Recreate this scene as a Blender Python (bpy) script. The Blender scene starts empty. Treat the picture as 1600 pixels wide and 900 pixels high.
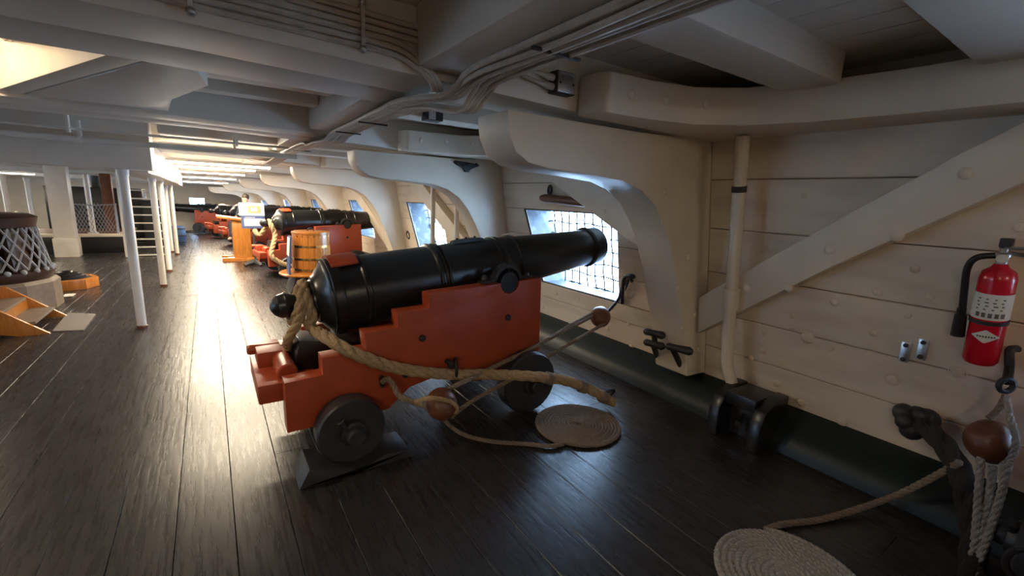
import bpy, math, random
from mathutils import Vector, Matrix
random.seed(7)
scene = bpy.context.scene
COL = scene.collection
PI = math.pi

# ------------------------------------------------------------------ camera (solved from deck seams, stanchions and hull)
CX, CY, F, EYE = 800.0, 450.0, 690.0, 1.65
Lv = Vector((323 - CX, 292 - CY, F)).normalized()
Dv = Vector((657 - CX, 3960 - CY, F)); Dv = (Dv - Lv * Dv.dot(Lv)).normalized()
Tv = Dv.cross(Lv)
def cam2world(c): return Vector((Tv.dot(c), Lv.dot(c), -Dv.dot(c)))
cam_data = bpy.data.cameras.new('camera'); cam = bpy.data.objects.new('camera', cam_data); COL.objects.link(cam)
ax, ay, az = cam2world(Vector((1, 0, 0))), cam2world(Vector((0, -1, 0))), cam2world(Vector((0, 0, -1)))
cam.matrix_world = Matrix(((ax.x, ay.x, az.x, 0), (ax.y, ay.y, az.y, 0), (ax.z, ay.z, az.z, EYE), (0, 0, 0, 1)))
cam_data.sensor_width = 36; cam_data.lens = F / 1600 * 36; cam_data.clip_start = 0.02; cam_data.clip_end = 200
scene.camera = cam
scene.view_settings.view_transform = 'Standard'; scene.view_settings.look = 'None'
scene.view_settings.gamma = 1; scene.view_settings.use_curve_mapping = False
scene.view_settings.exposure = 0.55

# ------------------------------------------------------------------ world: hazy bluish daylight (the deck is balanced for warm lamps)
w = bpy.data.worlds.new('world'); scene.world = w; w.use_nodes = True
wb = w.node_tree.nodes['Background']; wb.inputs[0].default_value = (0.42, 0.66, 1.0, 1); wb.inputs[1].default_value = 18.0

def area(name, loc, size, size_y, energy, color, rot=(0, 0, 0)):
    d = bpy.data.lights.new(name, 'AREA'); d.shape = 'RECTANGLE'; d.size = size; d.size_y = size_y; d.energy = energy; d.color = color
    o = bpy.data.objects.new(name, d); o.location = loc; o.rotation_euler = rot; COL.objects.link(o); return o
WARM = (1.0, 0.83, 0.60)

# pixel (1600x900) -> point helpers
def ray(p): return cam2world(Vector((p[0] - CX, p[1] - CY, F)))
def on_z(p, z=0.0):
    d = ray(p); t = (z - EYE) / d.z; return Vector((0, 0, EYE)) + d * t
def on_y(p, y):
    d = ray(p); return Vector((0, 0, EYE)) + d * (y / d.y)
def on_x(p, x):
    d = ray(p); return Vector((0, 0, EYE)) + d * (x / d.x)
LEAN = 0.165
def on_wall(p, off=0.0):
    d = ray(p); t = (3.45 - off - LEAN * EYE) / (d.x + LEAN * d.z); return Vector((0, 0, EYE)) + d * t
def inset(y): return 0.0035 * max(0, y - 5) ** 2
def drop(y): return -0.0009 * max(0, y - 2) ** 2
def wall_x(y, z, off=0.0): return 3.45 - LEAN * z - inset(y) - off

# ------------------------------------------------------------------ materials
def mat(name, col, rough=0.5, metal=0.0, var=0.0, scale=6.0, bump=0.0, bscale=40.0, stretch=None, col2=None, spec=0.5, emit=None, estr=0.0, vthr=(0.35, 0.75)):
    m = bpy.data.materials.new(name); m.use_nodes = True; nt = m.node_tree; b = nt.nodes['Principled BSDF']
    b.inputs['Base Color'].default_value = (*col, 1); b.inputs['Roughness'].default_value = rough; b.inputs['Metallic'].default_value = metal
    b.inputs['Specular IOR Level'].default_value = spec
    tc = nt.nodes.new('ShaderNodeTexCoord'); vec = tc.outputs['Object']
    if stretch:
        mp = nt.nodes.new('ShaderNodeMapping'); mp.inputs['Scale'].default_value = stretch
        nt.links.new(vec, mp.inputs['Vector']); vec = mp.outputs['Vector']
    if var > 0 or col2:
        n = nt.nodes.new('ShaderNodeTexNoise'); n.inputs['Scale'].default_value = scale; n.inputs['Detail'].default_value = 6
        nt.links.new(vec, n.inputs['Vector'])
        r = nt.nodes.new('ShaderNodeValToRGB'); r.color_ramp.elements[0].position = vthr[0]; r.color_ramp.elements[1].position = vthr[1]
        c2 = col2 if col2 else tuple(c * (1 - var) for c in col)
        r.color_ramp.elements[0].color = (*col, 1); r.color_ramp.elements[1].color = (*c2, 1)
        nt.links.new(n.outputs['Fac'], r.inputs['Fac']); nt.links.new(r.outputs['Color'], b.inputs['Base Color'])
    if bump > 0:
        n2 = nt.nodes.new('ShaderNodeTexNoise'); n2.inputs['Scale'].default_value = bscale; n2.inputs['Detail'].default_value = 4
        nt.links.new(vec, n2.inputs['Vector'])
        bp = nt.nodes.new('ShaderNodeBump'); bp.inputs['Strength'].default_value = bump; bp.inputs['Distance'].default_value = 0.01
        nt.links.new(n2.outputs['Fac'], bp.inputs['Height']); nt.links.new(bp.outputs['Normal'], b.inputs['Normal'])
    if emit:
        b.inputs['Emission Color'].default_value = (*emit, 1); b.inputs['Emission Strength'].default_value = estr
    return m
M = {}
M['cream'] = mat('cream_paint', (0.75, 0.665, 0.535), 0.42, var=0.12, scale=3, bump=0.15, bscale=14)
M['ceil'] = mat('ceiling_paint', (0.73, 0.665, 0.57), 0.45, var=0.12, scale=2.5, bump=0.12, bscale=10)
M['wallplank'] = mat('hull_plank_paint', (0.73, 0.62, 0.475), 0.45, scale=5, bump=0.25, bscale=9, stretch=(1, .35, 1.6), col2=(0.58, 0.465, 0.345), vthr=(0.45, 0.8))
M['dark'] = mat('dark_gap', (0.02, 0.018, 0.016), 0.9)
M['hullside'] = mat('port_jamb_daylight_blue', (0.075, 0.09, 0.11), 0.35, scale=9, bump=0.2, col2=(0.22, 0.24, 0.26), vthr=(.5,.75))  # blue of the daylight on white jambs is put into this colour
M['green'] = mat('green_waterway_paint', (0.004, 0.013, 0.011), 0.45, var=0.3, bump=0.15, bscale=12)
M['red'] = mat('carriage_red_paint', (0.40, 0.066, 0.022), 0.38, var=0.18, scale=7, bump=0.12, bscale=18)
M['black'] = mat('black_iron_paint', (0.012, 0.012, 0.013), 0.29, bump=0.12, bscale=30)
M['iron'] = mat('dull_black_iron', (0.022, 0.021, 0.022), 0.5, bump=0.35, bscale=45)
M['truck'] = mat('truck_wood_dark', (0.030, 0.030, 0.032), 0.42, var=0.4, scale=14, bump=0.3, bscale=25)
M['rope'] = mat('manila_rope', (0.44, 0.31, 0.17), 0.85, var=0.35, scale=60, bump=0.6, bscale=180)
M['rope_grey'] = mat('weathered_rope', (0.26, 0.20, 0.145), 0.9, var=0.35, scale=60, bump=0.6, bscale=180)
M['rope_pale'] = mat('pale_rope', (0.42, 0.38, 0.32), 0.85, var=0.3, scale=60, bump=0.6, bscale=180)
M['rope_dark'] = mat('dark_rope', (0.030, 0.022, 0.017), 0.9, var=0.4, scale=60, bump=0.6, bscale=150)
M['block'] = mat('block_wood', (0.17, 0.062, 0.028), 0.35, var=0.4, scale=9, stretch=(1, 1, 6), bump=0.15)
M['varnish'] = mat('varnished_wood', (0.50, 0.19, 0.035), 0.25, scale=7, stretch=(6, 6, .7), col2=(0.34, 0.11, 0.018), bump=0.08)
M['woodbrown'] = mat('brown_wood', (0.16, 0.055, 0.022), 0.4, var=0.4, scale=9, stretch=(1, 6, 1))
M['capwood'] = mat('dark_capstan_wood', (0.045, 0.018, 0.009), 0.4, var=0.4, scale=9)
M['brass'] = mat('brass_hoop', (0.85, 0.55, 0.18), 0.22, metal=1.0)
M['steel'] = mat('steel', (0.55, 0.55, 0.56), 0.3, metal=1.0)
M['white'] = mat('white_gloss_paint', (0.78, 0.74, 0.66), 0.35, var=0.1, scale=6)
M['cable'] = mat('painted_cable', (0.58, 0.52, 0.44), 0.5, var=0.25, scale=15)
M['extred'] = mat('extinguisher_red', (0.52, 0.008, 0.022), 0.22)
M['label'] = mat('label_white', (0.66, 0.65, 0.60), 0.5)
M['print'] = mat('label_print', (0.10, 0.10, 0.10), 0.6)
M['blue'] = mat('blue_paint', (0.03, 0.07, 0.17), 0.5)
M['sign_white'] = mat('sign_white', (0.80, 0.78, 0.74), 0.5)
M['sign_blue'] = mat('sign_blue', (0.045, 0.075, 0.19), 0.5)
M['sign_text'] = mat('sign_text', (0.34, 0.36, 0.46), 0.5)
M['sign_orange'] = mat('sign_orange', (0.60, 0.25, 0.11), 0.5)
M['mat_grey'] = mat('mat_grey', (0.20, 0.185, 0.17), 0.7, bump=0.2)
M['skin'] = mat('skin', (0.50, 0.27, 0.18), 0.5)
M['hair'] = mat('hair', (0.02, 0.013, 0.009), 0.6)
M['cloth'] = mat('navy_cloth', (0.02, 0.024, 0.045), 0.8)
M['lampwhite'] = mat('fluorescent_tube', (0.9, 0.9, 0.9), 0.5, emit=(1.0, 0.86, 0.64), estr=34)
M['steptread'] = mat('step_tread', (0.22, 0.17, 0.13), 0.55, var=0.3, scale=12)
M['netwhite'] = mat('white_netting', (0.30, 0.32, 0.36), 0.8)
# deck planks: dark glossy paint with grain, scratches and worn paler patches
def floor_mat():
    m = bpy.data.materials.new('deck_plank_paint'); m.use_nodes = True; nt = m.node_tree; b = nt.nodes['Principled BSDF']
    tc = nt.nodes.new('ShaderNodeTexCoord'); N = nt.nodes.new; K = nt.links.new
    mp = N('ShaderNodeMapping'); mp.inputs['Scale'].default_value = (14, 0.9, 1); K(tc.outputs['Object'], mp.inputs['Vector'])
    n = N('ShaderNodeTexNoise'); n.inputs['Scale'].default_value = 3.0; n.inputs['Detail'].default_value = 8; n.inputs['Roughness'].default_value = 0.65; K(mp.outputs['Vector'], n.inputs['Vector'])
    oi = N('ShaderNodeObjectInfo')
    r = N('ShaderNodeValToRGB'); r.color_ramp.elements[0].position = 0.3; r.color_ramp.elements[1].position = 0.8
    r.color_ramp.elements[0].color = (0.020, 0.019, 0.020, 1); r.color_ramp.elements[1].color = (0.036, 0.032, 0.031, 1)
    K(n.outputs['Fac'], r.inputs['Fac'])
    n3 = N('ShaderNodeTexNoise'); n3.inputs['Scale'].default_value = 2.2; n3.inputs['Detail'].default_value = 9; n3.inputs['Roughness'].default_value = 0.75
    mp3 = N('ShaderNodeMapping'); mp3.inputs['Scale'].default_value = (3.5, 1.2, 1); K(tc.outputs['Object'], mp3.inputs['Vector']); K(mp3.outputs['Vector'], n3.inputs['Vector'])
    r3 = N('ShaderNodeValToRGB'); r3.color_ramp.elements[0].position = 0.70; r3.color_ramp.elements[1].position = 0.78
    r3.color_ramp.elements[0].color = (0, 0, 0, 1); r3.color_ramp.elements[1].color = (1, 1, 1, 1); K(n3.outputs['Fac'], r3.inputs['Fac'])
    mx = N('ShaderNodeMixRGB'); mx.inputs[2].default_value = (0.16, 0.12, 0.085, 1)
    mu = N('ShaderNodeMath'); mu.operation = 'MULTIPLY'; mu.inputs[1].default_value = 0.55; K(r3.outputs['Color'], mu.inputs[0])
    K(mu.outputs[0], mx.inputs[0]); K(r.outputs['Color'], mx.inputs[1]); K(mx.outputs[0], b.inputs['Base Color'])
    rr = N('ShaderNodeMapRange'); rr.inputs['To Min'].default_value = 0.18; rr.inputs['To Max'].default_value = 0.38; K(n.outputs['Fac'], rr.inputs['Value']); K(rr.outputs[0], b.inputs['Roughness'])
    bp = N('ShaderNodeBump'); bp.inputs['Strength'].default_value = 0.30; bp.inputs['Distance'].default_value = 0.006; K(n.outputs['Fac'], bp.inputs['Height']); K(bp.outputs['Normal'], b.inputs['Normal'])
    return m
M['deck'] = floor_mat()

# ------------------------------------------------------------------ mesh helpers
class MB:
    def __init__(s): s.v = []; s.f = []
    def add(s, vs, fs):
        o = len(s.v); s.v += [tuple(v) for v in vs]; s.f += [tuple(i + o for i in f) for f in fs]; return s
    def box(s, x0, x1, y0, y1, z0, z1):
        return s.add([(x0,y0,z0),(x1,y0,z0),(x1,y1,z0),(x0,y1,z0),(x0,y0,z1),(x1,y0,z1),(x1,y1,z1),(x0,y1,z1)],
                     [(0,3,2,1),(4,5,6,7),(0,1,5,4),(1,2,6,5),(2,3,7,6),(3,0,4,7)])
    def loft(s, rings, cap=True, closed=True):
        n = len(rings[0]); vs = [p for r in rings for p in r]; fs = []
        for i in range(len(rings) - 1):
            for j in range(n if closed else n - 1):
                k = (j + 1) % n; fs.append((i*n+j, i*n+k, (i+1)*n+k, (i+1)*n+j))
        if cap: fs.append(tuple(reversed(range(n)))); fs.append(tuple((len(rings)-1)*n + j for j in range(n)))
        return s.add(vs, fs)
    def prism(s, poly, fn0, fn1):
        return s.loft([[fn0(*p) for p in poly], [fn1(*p) for p in poly]])
    def lathe(s, prof, origin, axis, segs=32, cap=True):
        a = Vector(axis).normalized(); u = a.orthogonal().normalized(); q = a.cross(u); o = Vector(origin)
        rings = [[o + a * t + (u * math.cos(2*PI*j/segs) + q * math.sin(2*PI*j/segs)) * max(r, 1e-4) for j in range(segs)] for t, r in prof]
        return s.loft(rings, cap)
    def tube(s, path, r, segs=8, cap=True, lobes=0, pitch=0.1):
        P = [Vector(p) for p in path]; rings = []; T0 = (P[1] - P[0]).normalized(); u = T0.orthogonal().normalized(); d = 0.0
        for i, p in enumerate(P):
            t = (P[min(i+1, len(P)-1)] - P[max(i-1, 0)]).normalized()
            u = (u - t * u.dot(t)).normalized(); q = t.cross(u)
            if i: d += (p - P[i-1]).length
            rr = r[i] if isinstance(r, (list, tuple)) else r
            ring = []
            for j in range(segs):
                a = 2*PI*j/segs
                k = rr if not lobes else rr * (0.66 + 0.36 * abs(math.cos(lobes/2 * (a - 2*PI*d/pitch)))**.7)
                ring.append(p + (u * math.cos(a) + q * math.sin(a)) * k)
            rings.append(ring)
        return s.loft(rings, cap)
    def sphere(s, c, r, segs=14, rings=8, sc=(1,1,1)):
        c = Vector(c); R = []
        for i in range(rings + 1):
            th = PI * i / rings; R.append([c + Vector((math.sin(th)*math.cos(2*PI*j/segs)*r*sc[0], math.sin(th)*math.sin(2*PI*j/segs)*r*sc[1], math.cos(th)*r*sc[2])) if 0 < i < rings else c + Vector((1e-4*math.cos(2*PI*j/segs), 1e-4*math.sin(2*PI*j/segs), math.cos(th)*r*sc[2])) for j in range(segs)])
        return s.loft(R)
    def torus(s, c, R, r, axis, segs=24, ts=8, a0=0, a1=2*PI):
        a = Vector(axis).normalized(); u = a.orthogonal().normalized(); q = a.cross(u); c = Vector(c)
        full = abs(a1 - a0 - 2*PI) < 1e-6
        path = [c + (u*math.cos(a0+(a1-a0)*i/segs) + q*math.sin(a0+(a1-a0)*i/segs))*R for i in range(segs + 1)]
        return s.tube(path, r, ts)
    def build(s, name, m, parent=None, smooth=False, bevel=0.0, angle=40):
        me = bpy.data.meshes.new(name); me.from_pydata(s.v, [], s.f); me.update()
        o = bpy.data.objects.new(name, me); COL.objects.link(o)
        me.materials.append(M[m] if isinstance(m, str) else m)
        import bmesh
        bm = bmesh.new(); bm.from_mesh(me); bmesh.ops.recalc_face_normals(bm, faces=bm.faces)
        if bevel:
            ed = [e for e in bm.edges if len(e.link_faces) == 2 and e.calc_face_angle(0) > math.radians(35)]
            bmesh.ops.bevel(bm, geom=ed, offset=bevel, segments=2, profile=0.6, affect='EDGES', clamp_overlap=True)
        if smooth or bevel:
            for f in bm.faces: f.smooth = True
            for e in bm.edges:
                if len(e.link_faces) == 2 and e.calc_face_angle(0) > math.radians(angle): e.smooth = False
        bm.to_mesh(me); bm.free()
        if parent: o.parent = parent
        return o
def spline(pts, n=10):
    P = [Vector(p) for p in pts]; out = []
    for i in range(len(P) - 1):
        a, b, c, d = P[max(i-1,0)], P[i], P[i+1], P[min(i+2, len(P)-1)]
        for k in range(n):
            t = k / n; out.append(0.5*((2*b) + (c-a)*t + (2*a-5*b+4*c-d)*t*t + (3*b-a-3*c+d)*t**3))
    out.append(P[-1]); return out
def resample(path, step):
    P = [Vector(p) for p in path]; out = [P[0]]; acc = 0.0
    for i in range(1, len(P)):
        seg = (P[i]-P[i-1]).length; pos = step - acc
        while pos <= seg:
            out.append(P[i-1].lerp(P[i], pos/seg)); pos += step
        acc = (acc + seg) % step
    if (out[-1]-P[-1]).length > step*.3: out.append(P[-1])
    return out
def rope_mb(path, r, pitch=None, mb=None, segs=18):
    pitch = pitch or r * 7
    mb = mb or MB(); mb.tube(resample(path, pitch/9), r*1.06, segs, True, 3, pitch); return mb
def empty(name, loc=(0,0,0), rz=0.0):
    o = bpy.data.objects.new(name, None); o.empty_display_size = 0.1; o.location = loc; o.rotation_euler = (0,0,rz); COL.objects.link(o); return o
def tag(o, label=None, cat=None, group=None, kind=None):
    if label: o['label'] = label
    if cat: o['category'] = cat
    if group: o['group'] = group
    if kind: o['kind'] = kind
    return o
def struct(o, label=None): o['kind'] = 'structure'; (label and o.__setitem__('label', label)); return o
def copy_tree(o, parent=None):
    c = o.copy(); COL.objects.link(c); c.parent = parent
    for ch in [x for x in bpy.data.objects if x.parent == o]: copy_tree(ch, c)
    return c
def rel(o, parent):      # world-built mesh made a child of a located empty
    o.parent = parent; o.matrix_parent_inverse = parent.matrix_world.inverted() if False else Matrix.Translation(-Vector(parent.location)); return o

# ================================================================== SETTING
Y0, Y1 = -4.0, 27.0
XL = -9.4                                   # far side of the ship
KNEES = [2.0, 4.9, 8.7, 12.5, 16.3, 20.1, 23.9]
PORTS = [-0.75, 3.6, 7.45, 11.2, 15.0, 18.8, 22.6]
PORT_OFF = [(-0.65, 0.68), (0.62, 0.68), (0.87, 1.56), (-0.65, 1.56)]   # y offset, z

# ---- floor: base slab and separate planks
mb = MB(); ys = [Y0 + i for i in range(int(Y1 - Y0) + 1)]
mb.loft([[(XL - .3, y, drop(y) - 0.12), (3.6, y, drop(y) - 0.12), (3.6, y, drop(y) - 0.035), (XL - .3, y, drop(y) - 0.035)] for y in ys])
floor = struct(mb.build('floor', 'dark'), 'dark glossy painted plank deck of the gun deck')
def plank(x0, x1, y0, y1, z1, z0, m, parent, name='plank', c=0.0018, zf=drop):
    n = max(1, int((y1 - y0) / 1.5)); rings = []
    for i in range(n + 1):
        y = y0 + (y1 - y0) * i / n; d = zf(y)
        rings.append([(x0, y, d + z0), (x1, y, d + z0), (x1, y, d + z1 - c), (x1 - c, y, d + z1), (x0 + c, y, d + z1), (x0, y, d + z1 - c)])
    return MB().loft(rings).build(name, m, parent)
x = 3.35; i = 0
while x > XL:
    wd = 0.24 if x > -4.2 else 0.48
    y = Y0 - random.uniform(0, 3) if wd < .3 else Y0
    xa = x - wd
    while y < Y1:
        ln = random.uniform(6.5, 8.5) if wd < .3 else 31
        plank(xa + .0012, x - .0012, max(y, Y0) + .002, min(y + ln, Y1) - .002, random.uniform(-.0015, .001), -0.04, 'deck', floor)
        y += ln
    x = xa; i += 1

# ---- right hull: thick backing with gun ports, then separate strakes
def hull_pt(y, z, off): return (wall_x(y, z, off), y, z + drop(y))
def hull_prism(mb, poly, o0, o1): return mb.prism(poly, lambda y, z: hull_pt(y, z, o0), lambda y, z: hull_pt(y, z, o1))
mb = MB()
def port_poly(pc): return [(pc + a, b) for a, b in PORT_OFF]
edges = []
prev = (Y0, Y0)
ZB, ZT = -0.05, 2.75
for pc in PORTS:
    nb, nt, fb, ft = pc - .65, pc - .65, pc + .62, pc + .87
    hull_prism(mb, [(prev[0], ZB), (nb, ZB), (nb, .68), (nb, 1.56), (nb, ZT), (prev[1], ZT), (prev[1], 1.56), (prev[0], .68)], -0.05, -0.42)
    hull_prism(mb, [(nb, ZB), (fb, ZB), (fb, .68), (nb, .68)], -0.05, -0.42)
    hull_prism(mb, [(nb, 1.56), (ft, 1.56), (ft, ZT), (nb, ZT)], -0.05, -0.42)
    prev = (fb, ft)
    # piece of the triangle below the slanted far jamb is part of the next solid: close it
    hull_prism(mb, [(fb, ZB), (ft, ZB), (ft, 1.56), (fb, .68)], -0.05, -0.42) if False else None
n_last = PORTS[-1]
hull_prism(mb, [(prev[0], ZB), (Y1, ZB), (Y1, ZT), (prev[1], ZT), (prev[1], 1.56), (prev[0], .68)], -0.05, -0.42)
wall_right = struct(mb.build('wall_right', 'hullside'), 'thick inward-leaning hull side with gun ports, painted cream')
def strake(poly, name='plank', th=0.05, c=0.005, m='wallplank', o=0.0):
    # chamfered plank on the hull: poly in (y, z)
    cy = sum(p[0] for p in poly)/len(poly); cz = sum(p[1] for p in poly)/len(poly)
    def shrink(p, k): 
        return (p[0] + (k if p[0] < cy else -k), p[1] + (k if p[1] < cz else -k))
    g = [shrink(p, .0025) for p in poly]; h = [shrink(p, .0025 + c) for p in poly]
    return MB().loft([[hull_pt(y, z, o - th + .001) for y, z in g], [hull_pt(y, z, o - c) for y, z in g], [hull_pt(y, z, o) for y, z in h]]).build(name, m, wall_right)
def subdivide_y(ya, yb, n): return [(ya + (yb-ya)*i/n, ya + (yb-ya)*(i+1)/n) for i in range(n)]
ROW_P = [.26, .50, .68, .95, 1.25, 1.56, 1.86, 2.16, 2.62]
ROW_N = [.26, .53, .83, 1.16, 1.50, 1.86, 2.16, 2.62]
kn = [Y0] + KNEES + [Y1]
def far_edge(pc, z): return pc + .62 + .25 * (z - .68) / .88
for b in range(len(kn) - 1):
    ya, yb = kn[b], kn[b+1]
    pcs = [p for p in PORTS if ya < p < yb]
    pc = pcs[0] if pcs else None
    if b == 0:
        # bay of the extinguisher: port sits well behind, planks run on to the knee
        for r in range(len(ROW_N) - 1):
            z0, z1 = ROW_N[r], ROW_N[r+1]
            if z1 > .70 and z0 < 1.55 :
                strake([(ya, z0), (pc - .65, z0), (pc - .65, z1), (ya, z1)])
                if z0 < .68: strake([(pc-.65, z0), (far_edge(pc, .68), z0), (far_edge(pc,.68), .68), (pc-.65, .68)])
                lo, hi = max(z0, .68), min(z1, 1.56)
                strake([(far_edge(pc, lo) , z0), (yb, z0), (yb, z1), (far_edge(pc, hi), z1)])
            else: strake([(ya, z0), (yb - 1.1 if r == 1 else yb, z0), (yb - 1.1 if r == 1 else yb, z1), (ya, z1)])
        continue
    for r in range(len(ROW_P) - 1):
        z0, z1 = ROW_P[r], ROW_P[r+1]
        if pc and z0 >= .68 - 1e-6 and z1 <= 1.56 + 1e-6:
            strake([(ya, z0), (pc - .65, z0), (pc - .65, z1), (ya, z1)])
            strake([(far_edge(pc, z0), z0), (yb, z0), (yb, z1), (far_edge(pc, z1), z1)])
        else:
            k = random.uniform(.35, .65) if yb - ya > 3 and r % 2 else None
            if k and b < 4:
                ym = ya + (yb-ya)*k
                strake([(ya, z0), (ym, z0), (ym, z1), (ya, z1)]); strake([(ym, z0), (yb, z0), (yb, z1), (ym, z1)])
            else: strake([(ya, z0), (yb, z0), (yb, z1), (ya, z1)])
# dark iron-lined port rims
for pc in PORTS[:5]:
    mb = MB(); pp = port_poly(pc); n = len(pp)
    rim = [Vector(hull_pt(y, z, -0.02)) for y, z in pp]
    for k in range(n): mb.tube([rim[k], rim[(k+1) % n]], 0.016, 5)
    mb.build('port_rim', 'iron', wall_right)
# ---- waterway
mb = MB(); rings = []
for i in range(32):
    y = Y0 + i * 1.0; d = drop(y); ins = inset(y)
    rings.append([(3.55-ins, y, d-.1), (3.17-ins, y, d-.1), (3.17-ins, y, d+.05), (3.22-ins, y, d+.13), (wall_x(y,.26,.03), y, d+.25), (wall_x(y,.28,-.04), y, d+.285), (3.55-ins, y, d+.28)])
struct(mb.loft(rings).build('trim_1', 'green', None, smooth=True), 'dark green waterway timber along the foot of the hull')

# ---- bolts
bolt_mesh = {}
def bolt(p, n, r, parent, m='wallplank', ringed=False):
    key = (m, ringed)
    if key not in bolt_mesh:
        b = MB().lathe([(-.2, 1.0), (.12, 1.0), (.3, .82), (.42, .45), (.46, .0)], (0,0,0), (0,0,1), 14)
        if ringed: b.torus((0,0,.05), 1.35, .12, (0,0,1), 18, 5)
        o = b.build('bolt', m, None, smooth=True); bolt_mesh[key] = o.data; bpy.data.objects.remove(o)
    o = bpy.data.objects.new('bolt', bolt_mesh[key]); COL.objects.link(o)
    o.scale = (r*.82, r*.82, r*.7); o.location = p; o.rotation_mode = 'QUATERNION'; o.rotation_quaternion = Vector(n).to_track_quat('Z', 'Y')
    o.parent = parent; return o
WN = (-1, 0, -LEAN)
s7 = lambda a, b: (1100 + a/1.956, 240 + b/1.956)
for a, b_, r in [(398,455,.028),(530,423,.03),(645,353,.028),(272,498,.022),(270,535,.018),(317,562,.05),(183,550,.016),(182,602,.03),(143,625,.028),(222,702,.036),(388,597,.02),(518,549,.027),(515,592,.026),(623,495,.022),(422,818,.04),(965,225,.03),(690,440,.02),(305,130,.02),(185,190,.015),(170,300,.016)]:
    bolt(on_wall(s7(a, b_)), WN, r, wall_right)
for a, b_, r in [(298,762,.036),(575,690,.035),(775,668,.035)]: bolt(on_wall(s7(a, b_)), WN, r, wall_right, ringed=True)
s5 = lambda a, b: (680 + a/4.09, 340 + b/4.09)
for a, b_, r in [(775,485,.03),(915,522,.03),(690,577,.03),(737,530,.022),(832,683,.028),(857,680,.024),(1237,683,.024),(1103,710,.028),(1255,830,.042),(1130,580,.022),(1190,320,.02)]:
    bolt(on_wall(s5(a, b_)), WN, r, wall_right)
s8 = lambda a, b: (960 + a/2.8125, 400 + b/2.8125)
for a, b_, r in [(60,300,.024),(235,292,.03),(222,452,.02),(78,398,.035),(180,145,.016),(96,58,.016)]: bolt(on_wall(s8(a, b_)), WN, r, wall_right)

# ---- hanging knees
KP = [(1.30,2.105),(1.315,1.99),(1.36,1.90),(1.45,1.848),(1.60,1.826),(1.90,1.815),(2.20,1.795),(2.38,1.745),(2.53,1.655),(2.66,1.51),(2.77,1.33),(2.85,1.15),(2.95,.90),(3.05,.64),(3.12,.42),(3.16,.28)]
def make_knee(yk, th=0.32, foot=.27):
    ins = inset(yk); d = drop(yk)
    poly = [(px, pz) for px, pz in KP] + [(wall_x(0, foot, -.02), foot), (wall_x(0, 2.14, -.02), 2.14), (2.3, 2.11)]
    mb = MB(); mb.prism(poly, lambda a, b: (a - ins, yk, b + d), lambda a, b: (a - ins, yk + th, b + d))
    return mb.build('hanging_knee', 'cream', None, bevel=0.02, angle=50)
knees = []
for k, yk in enumerate(KNEES):
    o = make_knee(yk); struct(o, ['great curved white hanging knee beside the port of the roped cannon', 'curved white hanging knee with a black bracket on its face'][k] if k < 2 else 'curved white hanging knee further along the hull'); knees.append(o)
s7b = lambda a, b: (780 + a/3.4625, 230 + b/3.4625)
for p, r in [(s7b(895,243),.03),(s7b(885,408),.026),(s7b(1025,597),.03),(s7b(967,762),.028),(s8(352,257),.03),(s8(298,320),.028),(s8(370,410),.032),(s8(327,5),.03)]:
    q = on_y(p, 2.0); bolt(q, (0,-1,0), r, knees[0], 'cream')
# ---- diagonal riders on the hull
def rider(poly, label, off=.14, y_shift=0.0, m='cream'):
    mb = MB(); g = [(y + y_shift, z) for y, z in poly]
    mb.prism(g, lambda y, z: hull_pt(y, z, off), lambda y, z: hull_pt(y, z, .002))
    return struct(mb.build('diagonal_rider', m, None, bevel=.012), label)
RA = [(1.99,.69),(1.99,1.00),(.627,1.956),(.30,2.17),(-.08,2.17),(.402,1.821),(1.10,1.342)]
RA = [(1.985,.655),(1.985,.955),(1.12,1.60),(.627,1.956),(.33,2.15),(-.08,2.15),(.402,1.821),(1.10,1.335)]
RB = [(2.31,1.16),(2.31,1.47),(2.39,1.52),(3.30,1.922),(3.85,2.15),(4.25,2.15),(3.594,1.783),(2.91,1.446)]
ra = rider(RA, 'broad white diagonal brace behind the fire extinguisher')
for a, b_, r in [(130,411,.034),(260,411,.034),(384,292,.034),(590,250,.04),(800,60,.036)]: bolt(on_wall(s7(a, b_), .14), WN, r, ra, 'cream')
rb = rider(RB, 'white diagonal brace crossing the top corner of the port')
for p in [(908,285),(992,338),(945,330)]: bolt(on_wall(p, .14), WN, .024, rb, 'cream')
for yk in KNEES[1:5]:
    sh = yk - 2.0
    rider([(2.33,.32),(2.33,.66),(4.50,2.05),(4.66,2.12),(5.15,2.12)] if yk > 5 else [(2.33,.32),(2.33,.66),(4.50,2.05),(4.62,2.12),(5.15,2.12)], 'white diagonal brace rising across the port from %s' % ('the knee with black bracket' if yk < 5 else 'a further knee'), y_shift=sh)

# ---- ceiling: plank underside with hatch, beams, carlings, ledges
CEIL = 2.47
mb = MB()
HX, HY0, HY1 = -0.95, 2.75, 4.5      # lit hatch beside the first beam
for (xa, xb, ya, yb) in [(HX, 3.6, Y0, Y1), (XL-.3, HX, Y0, HY0), (XL-.3, HX, HY1, Y1), (XL-.3, -3.2, HY0, HY1)]:
    nn = max(1, int((yb-ya)/1.5))
    mb.loft([[(xa, y, CEIL+drop(y)), (xb, y, CEIL+drop(y)), (xb, y, CEIL+.1+drop(y)), (xa, y, CEIL+.1+drop(y))] for y in [ya+(yb-ya)*i/nn for i in range(nn+1)]])
ceiling = struct(mb.build('ceiling', 'ceil'), 'white painted underside of the deck above')
for i in range(22):
    xx = 3.3 - i * .2
    if xx - .2 < -.95: break
    plank(xx - .197, xx - .003, Y0, 14.0, CEIL + .002, CEIL - .02, 'ceil', ceiling, c=.0)
def beam_z(x): return 2.19 - 0.032 * max(0, x - .5) if x < 3.2 else 2.1
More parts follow.
